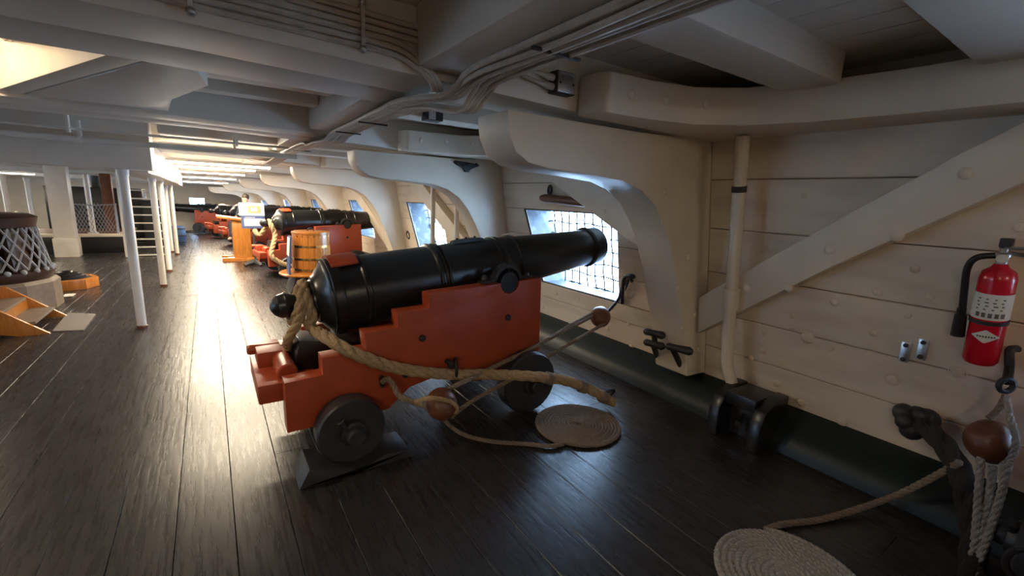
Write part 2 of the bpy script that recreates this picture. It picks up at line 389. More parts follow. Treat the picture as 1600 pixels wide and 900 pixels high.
def beam(y0, y1, x0, x1, label, zb=None, ztop=CEIL, name='deck_beam', bev=.025, dz=0.0):
    n = 8; d = drop((y0+y1)/2); rings = []
    for i in range(n + 1):
        x = x0 + (x1-x0)*i/n; z = (beam_z(x) if zb is None else zb) + d + dz
        rings.append([(x, y0, z), (x, y1, z), (x, y1, ztop+d), (x, y0, ztop+d)])
    return struct(MB().loft(rings).build(name, 'ceil', None, bevel=bev), label)
def wallend(y, z=2.2): return wall_x(y, z) + .02
b1 = beam(2.0, 2.37, XL, wallend(2), 'deep white deck beam carrying the cable run and junction box')
beam(2.375, 2.76, XL, 1.02, 'white deck beam lying against the back of the cable beam', bev=.05)
beam(4.52, 4.9, XL, 1.05, 'white deck beam lit from the hatch')
beam(4.905, 5.25, XL, wallend(5), 'white deck beam over the knee with black bracket')
for yk in KNEES[2:]:
    beam(yk - .02, yk + .36, XL, wallend(yk), 'white deck beam further down the gun deck')
    beam(yk - .42, yk - .03, XL, 1.1 - inset(yk), 'white deck beam paired with a further knee beam')
# ledges between the beams
beam(1.08, 1.36, 1.17, 2.74, 'thick white ledge meeting the lodging knee', zb=2.30, name='deck_ledge', dz=0)
beam(.32, .60, 1.17, 2.95, 'white ledge above the fire extinguisher', zb=2.30, name='deck_ledge')
beam(-.6, -.3, XL, 2.95, 'white ledge over the aft bay', zb=2.30, name='deck_ledge')
for yy in (3.45, 4.0): beam(yy, yy + .16, -.1, .80, 'narrow white ledge between the first two beams', zb=2.33, name='deck_ledge')
beam(3.55, 3.8, 1.2, wallend(3.7), 'white ledge over the port of the roped cannon', zb=2.28, name='deck_ledge')
for yy in (6.35, 7.4, 10.2, 11.3, 14.0, 15.0, 17.8, 21.5): beam(yy, yy + .3, -.4 if yy < 7 else XL, wallend(yy) - .1, 'white ledge between beams further forward', zb=2.22, name='deck_ledge')
# deep hatch beam borne by the first stanchion and the girder behind it
beam(6.42, 6.80, XL, -.48, 'deep hatch beam resting on the first stanchion', zb=1.87, name='hatch_beam', bev=.02, dz=-.05)
mb = MB()
mb.loft([[(-.93, y, 1.80+drop(y)), (-.55, y, 1.80+drop(y)), (-.55, y, CEIL+drop(y)), (-.93, y, CEIL+drop(y))] for y in (6.8, 8.5, 10, 12, 14, 15.6)])
struct(mb.build('hatch_girder', 'ceil', None, bevel=.015), 'white fore-and-aft girder above the row of stanchions')
# carlings in line with the cables
cy_ = [(Y0, 1.99), (2.77, 4.51), (5.26, 8.27), (9.07, 12.07)]
for a, b_ in cy_:
    dd = drop((a+b_)/2)
    struct(MB().box(.80 - inset(b_), 1.16 - inset(b_), a, b_, 2.20+dd, CEIL+dd).build('carling', 'ceil', None, bevel=.03), 'fore-and-aft carling with cables under it')
# lit hatch: diagonal board, coaming and flush panel
mb = MB(); pl = [(-.30, 2.77), (-.17, 2.77), (-.98, 4.51), (-1.11, 4.51)]
mb.prism(pl, lambda a, b: (a, b, 2.215), lambda a, b: (a, b, 2.75))
struct(mb.build('hatch_board', 'cream', None, bevel=.01), 'slanting white board at the edge of the lit hatch')
mb = MB(); mb.prism([(-.16, 2.77), (.0, 2.77), (.05, 3.2), (-.15, 3.9), (-.2, 4.51), (-.97, 4.51)], lambda a, b: (a, b, 2.21), lambda a, b: (a, b, CEIL))
struct(mb.build('flush_panel', 'ceil', None, bevel=.01), 'flush white ceiling panel beside the hatch')
mb = MB(); mb.box(-3.3, -3.2, 2.7, 4.55, 2.3, 3.0).box(-3.3, -.1, 4.5, 4.6, 2.47, 3.0).box(-3.3, -.1, 2.66, 2.76, 2.47, 3.0).box(-3.3, -.1, 2.66, 4.6, 3.0, 3.05).box(-.2, -.1, 2.7, 4.55, 2.47, 3.0)
struct(mb.build('hatch_coaming', 'cream'), 'cream coaming round the lit hatch')
# lodging knees
def lodging(yk, label):
    ins = inset(yk); d = drop(yk); dy = yk - 2.0
    pl = [(1.76,1.995),(1.76,1.86),(1.80,1.79),(2.10,1.76),(2.40,1.68),(2.60,1.50),(2.72,1.22),(2.78,.8),(2.80,-.4 if yk < 3 else .6),(3.12,-.4 if yk < 3 else .6),(3.10,1.995)]
    mb = MB(); mb.prism(pl, lambda a, b: (a-ins, b+dy, 2.125+d), lambda a, b: (a-ins, b+dy, 2.34+d))
    return struct(mb.build('lodging_knee', 'cream', None, bevel=.025, angle=50), label)
lk = lodging(2.0, 'bolted white lodging knee between the cable beam and the hull')
for bx, by in ((1.95,1.772),(2.2,1.735),(2.45,1.645)): bolt((bx,by,2.24), (-.2,-1,0), .032, lk, 'cream')
lk2 = lodging(4.9, 'bolted white lodging knee above the knee with black bracket')
for xx in (1.95, 2.2, 2.45, 2.62): bolt((xx, 4.66 if xx < 2.2 else 4.58 - (xx-2.2)*.5, 2.24), (0,-1,0), .03, lk2, 'cream')
lodging(8.7, 'white lodging knee further along the hull')
# ---- left side of the ship and the ends
mb = MB()
LP = [5.5, 9.4, 13.2, 17.0, 20.8]
pv = Y0
def lhull(y0, y1, z0, z1): mb.loft([[(XL-.5, y0, z0+drop(y0)), (XL, y0, z0+drop(y0)), (XL, y1, z0+drop(y1)), (XL-.5, y1, z0+drop(y1))], [(XL-.5, y0, z1+drop(y0)), (XL, y0, z1+drop(y0)), (XL, y1, z1+drop(y1)), (XL-.5, y1, z1+drop(y1))]])
for pc in LP:
    lhull(pv, pc-.6, -.05, 2.6); lhull(pc-.6, pc+.6, -.05, .68); lhull(pc-.6, pc+.6, 1.55, 2.6); pv = pc + .6
lhull(pv, Y1, -.05, 2.6)
struct(mb.build('wall_left', 'cream'), 'cream hull side across the deck')
mb = MB()
d = drop(Y1)
mb.box(XL-.5, -.75, Y1, Y1+.2, d-.1, 2.6+d).box(-.15, 3.6, Y1, Y1+.2, d-.1, 2.6+d).box(-.75, -.15, Y1, Y1+.2, d-.1, 1.05+d).box(-.75, -.15, Y1, Y1+.2, 1.65+d, 2.6+d)
struct(mb.build('wall_front', 'cream'), 'cream bulkhead at the bow end with a bright port')
struct(MB().box(XL-.5, 4.1, Y0-.2, Y0, -.15, 2.6).build('wall_back', 'cream'), 'cream bulkhead closing the aft end')

# ================================================================== CANNONS
AX0 = Vector((.276, 0, .905))
PROF = [(.0,.0),(.004,.022),(.02,.052),(.05,.076),(.085,.082),(.095,.087),(.105,.082),(.13,.070),(.16,.056),(.19,.052),(.215,.062),(.232,.105),(.245,.112),(.252,.135),(.265,.140),(.272,.158),(.29,.168),(.315,.205),(.335,.225),(.345,.250),(.36,.256),(.366,.268),(.40,.272),(.425,.268),(.432,.254),(.56,.256)]
PROF += [(.57,.266),(.595,.266),(.605,.253),(1.10,.243),(1.11,.258),(1.14,.258),(1.15,.250),(1.165,.256),(1.175,.250),(1.19,.256),(1.20,.240),(1.66,.226),(1.67,.236),(1.685,.230),(1.70,.238),(1.715,.230),(1.73,.238),(1.745,.224),(1.84,.222),(1.85,.236),(1.88,.236),(1.89,.214)]
PROF += [(2.60,.176),(2.72,.172),(2.73,.188),(2.76,.188),(2.77,.176),(2.84,.180),(2.88,.176),(2.895,.165),(2.895,.082),(2.45,.078),(2.44,.0)]
STEP = [(.29,.23),(.29,.545),(.50,.555),(.50,.665),(.765,.675),(.755,.785),(.972,.795),(.97,.895),(1.195,.905),(1.19,1.00),(1.735,1.03)]
def make_gun(elev, label, rope=True):
    root = empty('cannon'); tag(root, label, 'cannon')
    trun = Vector((1.85, 0, 1.035))
    a = Vector((math.cos(elev), 0, math.sin(elev)))
    t_tr = (1.85 - AX0.x) / math.cos(math.radians(6.9))
    o0 = trun + Vector((0,0,.055)) - a * t_tr
    # barrel
    bar = MB().lathe(PROF, o0, a, 48, cap=False).build('barrel', 'black', root, smooth=True, angle=28)
    for t, r in ((.352,.262),(.585,.268),(1.125,.260),(1.18,.258),(1.69,.239),(1.865,.238),(2.745,.19)):
        MB().lathe([(t-.005,r-.004),(t-.003,r+.003),(t+.003,r+.003),(t+.005,r-.004)], o0, a, 48, cap=False).build('reinforce_ring', 'black', bar, smooth=True)
    MB().lathe([(-.42,.078),(-.30,.08),(.30,.08),(.42,.078)], trun, (0,1,0), 20).build('trunnion', 'black', bar, smooth=True, angle=40)
    # strip with studs on top of the second reinforce
    up = Vector((-a.z, 0, a.x)); mb = MB(); p0 = o0 + a*1.32 + up*.245
    mb.prism([(0,0),(.30,0),(.28,.022),(.22,.028),(.08,.028),(.02,.02)], lambda s,h: p0 + a*s + up*(h-.012-.03*s) + Vector((0,-.03,0)), lambda s,h: p0 + a*s + up*(h-.012-.03*s) + Vector((0,.03,0)))
    for s in (.06,.14,.22): mb.sphere(p0 + a*s + up*(.018-.03*s), .012, 8, 5)
    mb.build('sight_plate', 'black', bar, smooth=True)
    # red vent apron over the breech
    mb = MB(); rings = []
    side = Vector((0,1,0))
    for rr in (.262,.278):
        pass
    outer = []; inner = []
    for s in (.385,.56):
        ro = []; ri = []
        for k in range(13):
            an = math.radians(-34 + 68*k/12); dirv = up*math.cos(an) + side*math.sin(an)
            ro.append(o0 + a*s + dirv*.284); ri.append(o0 + a*s + dirv*.270)
        outer.append(ro); inner.append(ri)
    mb.loft([outer[0] + inner[0][::-1], outer[1] + inner[1][::-1]]); mb.build('vent_apron', 'red', root, smooth=True, angle=40)
    # cheeks with stepped rear
    arc = [(1.85 + .085*math.cos(PI - PI*k/10), 1.035 - .085*math.sin(PI*k/10)) for k in range(11)]
    prof = STEP + [(1.765,1.033)] + arc + [(1.935,1.040),(2.145,1.05),(2.165,.45),(1.80,.30),(1.55,.30),(1.48,.36),(1.25,.40),(1.05,.36),(.98,.30),(.90,.235)]
    for sgn in (-1, 1):
        ya, yb = sorted((sgn*.43, sgn*.305))
        ch = MB().prism(prof, lambda p,q: (p,ya,q), lambda p,q: (p,yb,q)).build('cheek', 'red', root, bevel=.007)
        ch['label'] = 'stepped red carriage side'
        # bolts and eyes on the outer face
        f = sgn*.432
        for (bx, bz, r) in ((1.84,.765,.024),(1.14,.70,.024),(1.02,.455,.02),(.60,.40,.0)):
            if r: MB().lathe([(-.01,r),(.012,r),(.02,r*.7),(.022,0)], (bx,f,bz), (0,sgn,0), 12).build('bolt', 'iron', ch, smooth=True)
        MB().torus((1.36, f+sgn*.075, .47), .068, .011, (1,.35*sgn,0), 20, 6).build('breeching_ring', 'iron', ch, smooth=True)
        MB().lathe([(-.02,.02),(.05,.016),(.07,.03),(.085,.03),(.09,0)], (1.33,f,.50), (0,sgn,0), 10).build('ring_bolt', 'iron', ch, smooth=True)
        MB().torus((.85, f+sgn*.03, .455), .032, .010, (1,0,0), 16, 6).build('eye_bolt', 'iron', ch, smooth=True)
        # cap square over the trunnion
        mb = MB(); A = [(1.62,1.035),(1.74,1.045)] + [(1.85+.105*math.cos(PI-PI*k/8), 1.04+.105*math.sin(PI*k/8)) for k in range(9)] + [(1.97,1.05),(2.08,1.055)]
        B = [(1.62,1.05),(1.74,1.065)] + [(1.85+.122*math.cos(PI-PI*k/8), 1.05+.122*math.sin(PI*k/8)) for k in range(9)] + [(1.97,1.07),(2.08,1.07)]
        poly = A + B[::-1]; y2, y3 = sorted((sgn*.335, sgn*.405))
        n = len(A); vs = []
        mb.loft([[(A[k][0],y2,A[k][1]),(A[k][0],y3,A[k][1]),(B[k][0],y3,B[k][1]),(B[k][0],y2,B[k][1])] for k in range(n)]).sphere((1.66,sgn*.37,1.065),.03,8,6).sphere((2.04,sgn*.37,1.075),.025,8,6).build('cap_square', 'iron', root, smooth=True)
    # hollow in rear step (drain hole) and rear transom with rounded horn
    MB().box(.16,.50,-.30,.30,.38,.50).build('bed_transom', 'red', root, bevel=.012)
    MB().box(.19,.34,.02,.30,.44,.60).lathe([(0,.026),(.02,.036),(.10,.030),(.2,.030)], (.14,.20,.575), (1,0,0), 14).build('quoin_stool', 'red', root, bevel=.006)
    MB().lathe([(-.2,.05),(-.19,.06),(.2,.06),(.22,.05)], (.33,-.05,.535), (0,1,0), 14).build('rear_roller', 'red', root, smooth=True)
    MB().prism([(.38,.50),(1.0,.50),(1.0,.60),(.42,.70)], lambda p,q: (p,-.14,q), lambda p,q: (p,.14,q)).build('quoin', 'black', root, bevel=.01)
    MB().box(1.9,2.05,-.305,.305,.45,.80).build('front_transom', 'red', root, bevel=.008)
    # axles and trucks
    for (xw, rw, zc) in ((.63,.205,.215),(1.985,.245,.25)):
        MB().box(xw-.085,xw+.085,-.44,.44,zc-.075,zc+.10).build('axle_tree', 'truck', root, bevel=.012)
        for sgn in (-1,1):
            tr = MB().lathe([(0,rw*.96),(.012,rw),(.115,rw),(.13,rw*.955),(.131,.09)], (xw,sgn*.45,zc), (0,sgn,0), 40).build('truck', 'truck', root, smooth=True, angle=30)
            MB().lathe([(0,.085),(.14,.083),(.165,.075),(.17,.055),(.22,.053),(.23,.045)], (xw,sgn*.45,zc), (0,sgn,0), 24).build('axle_end', 'truck', tr, smooth=True, angle=30)
            yy = sgn*.605
            MB().tube([(xw-.075,yy,zc+.10),(xw-.055,yy,zc+.065),(xw+.0,yy,zc-.03)], [.024,.02,.014], 10).build('linchpin', 'iron', tr, smooth=True)
    return root
gun1 = make_gun(math.radians(6.9), 'large black cannon on stepped red-orange carriage with rope looped round its knob')
gun1.location = (0, 3.15, 0)
# chock under the rear truck
mb = MB().prism([(.30,0),(.98,0),(.95,.06),(.80,.07),(.63,.012),(.46,.07),(.36,.11)], lambda p,q: (p,2.46,q), lambda p,q: (p,2.72,q))
tag(mb.build('wheel_chock', 'truck', None, bevel=.01), 'black wooden chock under the rear wheel of the roped cannon', 'chock')
gun2 = make_gun(math.radians(1.5), 'black cannon on red carriage standing behind the varnished wooden tub')
gun2.location = (.55, 10.05, drop(10)); gun2.rotation_euler.z = math.radians(8)
far = [(13.9, 8, 'second black cannon past the varnished tub, beside the desk'), (17.2, 10, 'third black cannon past the varnished tub along the curved hull'), (21.0, 14, 'fourth black cannon past the varnished tub, towards the bow')]
for y, a, lb in far:
    g = copy_tree(gun2); g.location = (.42 - inset(y) + .2, y, drop(y)); g.rotation_euler.z = math.radians(a); g['label'] = lb; g['group'] = 'cannons along the hull'
gun2['group'] = 'cannons along the hull'; gun1['group'] = 'cannons along the hull'
g = copy_tree(gun2); g.location = (1.6, 24.6, drop(24.6)); g.rotation_euler.z = math.radians(158); g['label'] = 'black bow cannon turned across the deck under the bright end port'
g = copy_tree(gun2); g.location = (.92, -.46, 0); g.rotation_euler.z = 0; g['label'] = 'cannon beside the fire extinguisher, only its wheel showing past the hanging block'
for y, lb in ((9.6, 'black cannon across the deck just past the capstan'), (13.2, 'black cannon across the deck behind the square post'), (17.0, 'black cannon across the deck behind the netted hatch')):
    g = copy_tree(gun2); g.location = (XL + 3.3, y, drop(y)); g.rotation_euler.z = PI; g['label'] = lb; g['group'] = 'cannons across the deck'

# ---- breeching rope of the roped cannon
br = empty('breeching_rope', (.45, 3.0, 0)); tag(br, 'thick tan twisted rope from the cannon knob through the carriage ring to the deck', 'rope')
pth = [on_y((492,516),3.02), on_y((515,530),2.80), on_y((545,548),2.70), on_y((600,570),2.665), on_y((650,580),2.65), on_y((705,585),2.63), on_y((760,585),2.58), on_y((830,588),2.45), on_y((880,594),2.38), on_y((920,608),2.33), on_y((958,629),2.27)]
rel(rope_mb(spline(pth, 12), .039).build('rope_run', 'rope', smooth=False), br)
for k, p in enumerate([pth[7].lerp(pth[8], .55), pth[8].lerp(pth[9], .75), pth[9].lerp(pth[10], .6)]):
    dv = (pth[10] - pth[7]).normalized()
    rel(MB().tube([p - dv*.035, p - dv*.03, p + dv*.03, p + dv*.035], [.040,.047,.047,.040], 14).build('seizing', 'rope_grey', smooth=True), br)
rel(MB().torus(pth[10] + Vector((0,.06,.05)), .055, .014, (0,1,.6), 20, 7).build('ring', 'iron', smooth=True), br)
nk = AX0 + Vector((0,3.15,0)) + Vector((.185,0,.022))
lp = []
for k in range(15):
    an = 2*PI*k/14; lp.append(nk + Vector((-.02 + .04*math.sin(an), math.cos(an)*.10, math.sin(an)*.125)))
rel(rope_mb(spline(lp, 6), .030).build('knob_loop', 'rope'), br)
lp2 = [nk + Vector((.01,-.085,.10)), nk + Vector((.03,-.12,0)), nk + Vector((.05,-.13,-.10)), on_y((480,505),3.03), pth[0]]
rel(rope_mb(spline(lp2, 8), .033).build('rope_strand', 'rope'), br)
lp3 = [nk + Vector((-.02,-.06,.11)), nk + Vector((-.01,-.115,.02)), nk + Vector((-.03,-.11,-.09)), on_y((456,520),3.05), on_y((449,533),3.1), on_y((452,545),3.25)]
rel(rope_mb(spline(lp3, 8), .030).build('rope_strand', 'rope'), br)

# ---- tackle blocks
def block(name, c, axis, r, parent, sc=(1,1,1)):
    mb = MB(); a = Vector(axis).normalized()
    b = MB().lathe([(-.75*r,.02*r),(-.72*r,.45*r),(-.55*r,.8*r),(-.2*r,1.0*r),(.2*r,1.0*r),(.55*r,.8*r),(.72*r,.45*r),(.75*r,.02*r)], c, a, 20).build(name, 'block', None, smooth=True, angle=60)
    if parent: rel(b, parent)
    return b
def iron_hook(pts, parent, r=.014, name='hook'):
    return rel(MB().tube(spline(pts, 8), r, 8).build(name, 'iron', smooth=True), parent)
tk = empty('gun_tackle', (1.15, 2.4, 0)); tag(tk, 'rope tackle with two wooden blocks and flat coil beside the roped cannon', 'tackle')
pA = on_x((938,495), 3.02); pB = on_y((690,631), 2.42)
dAB = (pA - pB).normalized()
block('block', pA, Vector((.1,1,-.4)), .10, tk); block('block', pB, Vector((.3,-.75,.6)), .105, tk)
hk = on_wall((966,468), .06); 
iron_hook([pA + dAB*.05, pA + dAB*.10, hk, on_wall((972,450), .04), on_wall((982,436), .06), on_wall((988,440), .07)], tk, .015)
rel(MB().torus(pA + dAB*.115, .03, .010, (0,1,0), 16, 6).build('shackle', 'iron', smooth=True), tk)
eb = on_y((597,597), 2.66)
rel(rope_mb(spline([eb, on_y((607,592),2.62), on_y((617,607),2.58), on_y((623,618),2.55), on_y((645,628),2.5), pB - dAB*.07], 8), .017).build('strop', 'rope_grey'), tk)
rel(rope_mb(spline([on_y((650,628),2.45), on_y((672,622),2.36), on_y((705,628),2.34), on_y((714,640),2.36), on_y((700,648),2.36)], 8), .014).build('block_strop', 'rope'), tk)
rel(rope_mb(spline([pA - dAB*.05 + Vector((0,.03,.03)), pA.lerp(pB,.3)+Vector((0,.05,.02)), pA.lerp(pB,.62)+Vector((0,.06,.02)), pB + Vector((0,.06,.04))], 10), .016).build('fall', 'rope_grey'), tk)
rel(rope_mb(spline([pA - dAB*.04 + Vector((0,.05,.05)), pA.lerp(pB,.25)+Vector((0,.06,.035)), on_y((830,545),2.66), on_y((700,608),2.60)], 10), .014).build('fall', 'rope_grey'), tk)
rel(rope_mb(spline([pA + Vector((.02,-.06,-.045)), on_y((880,543),2.68), on_y((800,592),2.55), on_y((740,625),2.46), on_y((705,651),2.38)], 10), .015).build('fall', 'rope_grey'), tk)
cc = Vector((2.181, 2.217, 0))
def coil_path(c, r0, r1, pitch, a_end, z=.016):
    n = (r1 - r0)/pitch; pts = []; N = int(n*40)
    for k in range(N + 1):
        q = k/N; an = a_end - 2*PI*n*(1-q); r = r0 + (r1-r0)*q; pts.append(Vector((c.x + r*math.cos(an), c.y + r*math.sin(an), z)))
    return pts
aend = math.atan2(on_z((880,697)).y - cc.y, on_z((880,697)).x - cc.x)
lead = [on_y((690,650),2.38), on_z((705,667),.10), on_z((730,681),.03), on_z((770,690),.016), on_z((825,694),.016), on_z((860,697),.016)]
cp = coil_path(cc, .02, .318, .0235, aend)
mb = rope_mb(resample(cp, .012), .0135, pitch=.06, segs=7)
rel(mb.build('coil', 'rope_grey'), tk)
rel(rope_mb(spline(lead + [cp[-1]], 10), .0145).build('hauling_end', 'rope_grey'), tk)

# ---- second tackle hanging by the extinguisher
t2 = empty('gun_tackle', (2.9, .25, 0)); tag(t2, 'pale rope tackle hanging from a dark block near the fire extinguisher', 'tackle')
pC = on_x((1548,690), 2.98)
block('block', pC, Vector((.25,.35,-.1)), .10, t2)
iron_hook([on_wall((1590,545),.02), on_wall((1578,548),.06), on_wall((1577,575),.08), on_x((1573,597),3.1)], t2, .018)
rel(MB().torus(on_x((1572,602),3.08), .032, .013, (.6,.8,0), 18, 7).build('shackle', 'iron', smooth=True), t2)
top = on_x((1572,618),3.05)
rel(rope_mb(spline([top, on_x((1560,640),3.02), on_x((1545,654),2.98)], 8), .014).build('strop', 'rope_grey'), t2)
rel(rope_mb(spline([top, on_x((1578,650),2.99), on_x((1587,685),2.94), on_x((1580,715),2.93), on_x((1565,728),2.93)], 8), .013).build('strop', 'rope_pale'), t2)
for pts in ([(1533,708),(1529,770),(1524,835),(1512,915)], [(1552,728),(1543,790),(1530,850),(1518,915)], [(1576,722),(1562,780),(1543,840),(1520,900),(1512,930)]):
    rel(rope_mb(spline([on_x(p, 2.92 - .04*k) for k, p in enumerate(pts)], 10), .0155).build('fall', 'rope_pale'), t2)
c2 = Vector((2.049, .672, 0))
lead2 = [on_x((1500,722),2.98), on_x((1440,755),3.06), on_x((1385,780),3.05), on_z((1290,810),.018), on_z((1225,819),.018)]
a2 = math.atan2(on_z((1190,821)).y - c2.y, on_z((1190,821)).x - c2.x)
cp2 = coil_path(c2, .02, .318, .0285, a2 + .0, .018)
cp2 = [Vector((2*c2.x*0 + p.x, p.y, p.z)) for p in cp2]
rel(rope_mb(resample(cp2, .012), .0165, pitch=.075, segs=8).build('coil', 'rope_pale'), t2)
rel(rope_mb(spline(lead2 + [cp2[-1]], 10), .0165).build('hauling_end', 'rope_grey'), t2)
# dark breeching rope end on the hull
b2 = empty('breeching_rope', (3.2, .6, 0)); tag(b2, 'dark thick rope with black iron eye against the hull below the extinguisher', 'rope')
lump = MB()
for dx, dy, dz, rr in ((0,0,0,.075),(-.03,-.05,.03,.06),(-.02,.055,.02,.055),(-.05,.0,-.05,.06),(-.06,-.03,.05,.045),(-.07,.03,-.01,.05)): lump.sphere(on_wall((1432,655), .07) + Vector((dx,dy,dz)), rr, 12, 8)
rel(lump.build('seized_eye', 'iron', smooth=True), b2)
rel(rope_mb(spline([on_wall((1440,662),.13), on_x((1470,690),3.1), on_x((1497,730),3.03), on_x((1512,780),2.96), on_x((1522,840),2.88), on_x((1518,920),2.8)], 10), .05).build('rope_run', 'rope_dark'), b2)

# ================================================================== HULL FITTINGS
def thing_mesh(mb, name, m, label, cat, smooth=False, bevel=0, group=None, angle=40):
    return tag(mb.build(name, m, None, smooth=smooth, bevel=bevel, angle=angle), label, cat, group)
# netting in the ports
for k, pc in enumerate(PORTS[1:5]):
    mb = MB(); o = -.36
    def np_(y, z): return hull_pt(y, z, o)
    s = .135
    nz = int(.88 / s); ny = int(1.5 / s)
    for i in range(nz + 1):
        z = .68 + .88*i/nz; y0, y1 = pc - .65, far_edge(pc, z)
        pts = [np_(y0 + (y1-y0)*j/10, z + .012*math.sin(j*1.7+i)) for j in range(11)]; mb.tube(pts, .0088, 4)
    for j in range(ny + 1):
        y = pc - .64 + 1.5*j/ny
        zt = 1.56; zb_ = .68 if y <= pc + .62 else .68 + .88*(y - pc - .62)/.25
        if zt - zb_ < .05: continue
        mb.tube([np_(y + .010*math.sin(q*2.1+j), zb_ + (zt-zb_)*q/8) for q in range(9)], .0088, 4)
    thing_mesh(mb, 'port_netting', 'rope_dark', ['black netting across the port of the roped cannon', 'black netting across the port behind the two thin white posts', 'black netting across the port of the cannon behind the tub', 'black netting across the port beside the desk'][k], 'net', group='gun port nets')
# roller pieces and ring above the roped cannon's port
a, b_ = on_wall((846,309), .07), on_wall((925,318), .07)
thing_mesh(MB().tube([a, a.lerp(b_,.08), a.lerp(b_,.92), b_], [.03,.045,.045,.03], 14), 'wooden_roller', 'woodbrown', 'brown wooden roller on the hull above the roped cannon port', 'roller', smooth=True)
a, b_ = on_wall((986,300), .07), on_wall((1010,322), .07)
thing_mesh(MB().tube([a, b_], .05, 10), 'wooden_roller', 'woodbrown', 'short brown wooden roller end between brace and great knee', 'roller', smooth=True, angle=50)
thing_mesh(MB().torus(on_wall((859,297), .05), .045, .014, (-1,.3,0), 20, 8), 'iron_ring', 'iron', 'black iron ring on the hull above the brown roller', 'ring', smooth=True)
# hook fitting on the near side of the port
hkb = empty('iron_hook', on_wall((985,470), .0)); tag(hkb, 'black iron hook bracket at the edge of the roped cannon port', 'hook')
rel(MB().tube(spline([on_wall((972,474),.01), on_wall((973,450),.05), on_wall((976,434),.06), on_wall((986,431),.07)], 6), .018, 8).build('bar', 'iron', smooth=True), hkb)
rel(MB().sphere(on_wall((987,432),.07), .032, 10, 6, (1,1.3,.8)).build('knuckle', 'iron', smooth=True), hkb)
rel(MB().tube([on_wall((982,437),.06), on_wall((979,447),.05), on_wall((977,454),.05)], [.014,.011,.004], 8).build('prong', 'iron', smooth=True), hkb)
thing_mesh(MB().torus(on_wall((984,459),.012), .045, .004, (-1,0,-.16), 24, 5), 'wire_ring', 'steel', 'thin wire ring on the hull below the port hook', 'ring', smooth=True)
# cleats
def cleat(c, arm, stem, label):
    r = empty('belaying_cleat', c); tag(r, label, 'cleat', 'black iron cleats on the waterway')
    d = Vector(arm)
    rel(MB().tube([c - d, c - d*.8, c - d*.2 , c + d*.2, c + d*.8, c + d], [.016,.030,.028,.030,.034,.020], 10).build('horns', 'iron', smooth=True), r)
    rel(MB().tube(stem, .024, 10).build('stem', 'iron', smooth=True), r)
    return r
c = on_x((1022,521), 3.02); cleat(c, (.02,-.09,0), [c, c + Vector((.03,0,-.12))], 'upper black double-horned cleat beside the foot of the great knee')
c = on_x((1022,538), 3.02); cleat(c, (.02,-.09,0), [c + Vector((.0,0,-.02)), c + Vector((.22,.10,-.22))], 'lower black double-horned cleat under its twin beside the great knee')
c = on_x((1061,545), 2.98); cleat(c, (.03,-.10,0), [c + Vector((-.02,.05,0)), c + Vector((.24,.10,-.26))], 'single black T-shaped cleat standing on the waterway at the great knee')
# white pipe down the hull
pp = empty('drain_pipe', on_wall((1140,600), .1)); tag(pp, 'white painted drain pipe running down the hull beside the great knee', 'pipe')
P0, P1, P2, P3 = on_wall((1161,212), .19), on_wall((1143,462), .19), on_wall((1136,560), .19), on_wall((1145,603), .17)
rel(MB().tube([P0, P1], .042, 16).build('upper_pipe', 'cream', smooth=True), pp)
rel(MB().tube([P1 + (P0-P1).normalized()*.06, P1 - (P0-P1).normalized()*.1], .053, 16).build('coupling', 'cream', smooth=True), pp)
rel(MB().tube(spline([P1, P2, P3], 6), .042, 16).build('lower_pipe', 'cream', smooth=True), pp)
q = P0.lerp(P1, .31); dq = (P1-P0).normalized()
rel(MB().tube([q - dq*.02, q + dq*.02], .047, 16).build('tape_band', 'iron', smooth=True), pp)
# dark scupper box on the waterway under the pipe
sc = empty('scupper_box', (3.05, 1.5, 0)); tag(sc, 'dark box over the scupper on the waterway below the drain pipe', 'box')
rel(MB().prism([(2.98,0.0),(3.34,0.0),(3.34,.36),(3.2,.36),(3.04,.30),(2.98,.20)], lambda a,b: (a,1.30,b), lambda a,b: (a,1.38,b)).prism([(2.98,0.0),(3.34,0.0),(3.34,.36),(3.2,.36),(3.04,.30),(2.98,.20)], lambda a,b: (a,1.60,b), lambda a,b: (a,1.68,b)).box(3.04,3.34,1.38,1.60,.26,.35).build('frame', 'black', bevel=.01), sc)
rel(MB().box(3.16,3.19,1.38,1.60,0.0,.26).build('back_plate', 'iron'), sc)
rel(MB().tube([(3.15,1.5,.16),(3.06,1.49,.13)], .025, 10).build('spout', 'steel', smooth=True), sc)
# two small metal brackets
for px, lb in (((1414,550),'small metal bracket on the hull, farther of two from the extinguisher'), ((1441,546),'small metal bracket on the hull, nearer of two to the extinguisher')):
    r = empty('wall_bracket', on_wall(px, 0)); tag(r, lb, 'bracket', 'metal brackets under the extinguisher')
    c = on_wall(px, .012)
    rel(MB().box(c.x-.01, c.x+.02, c.y-.022, c.y+.022, c.z-.06, c.z+.06).build('plate', 'steel', bevel=.004), r)
    for dz in (.042, -.042): rel(MB().lathe([(0,.013),(.012,.011),(.014,0)], (c.x-.01, c.y, c.z+dz), (-1,0,0), 10).build('screw', 'iron'), r)
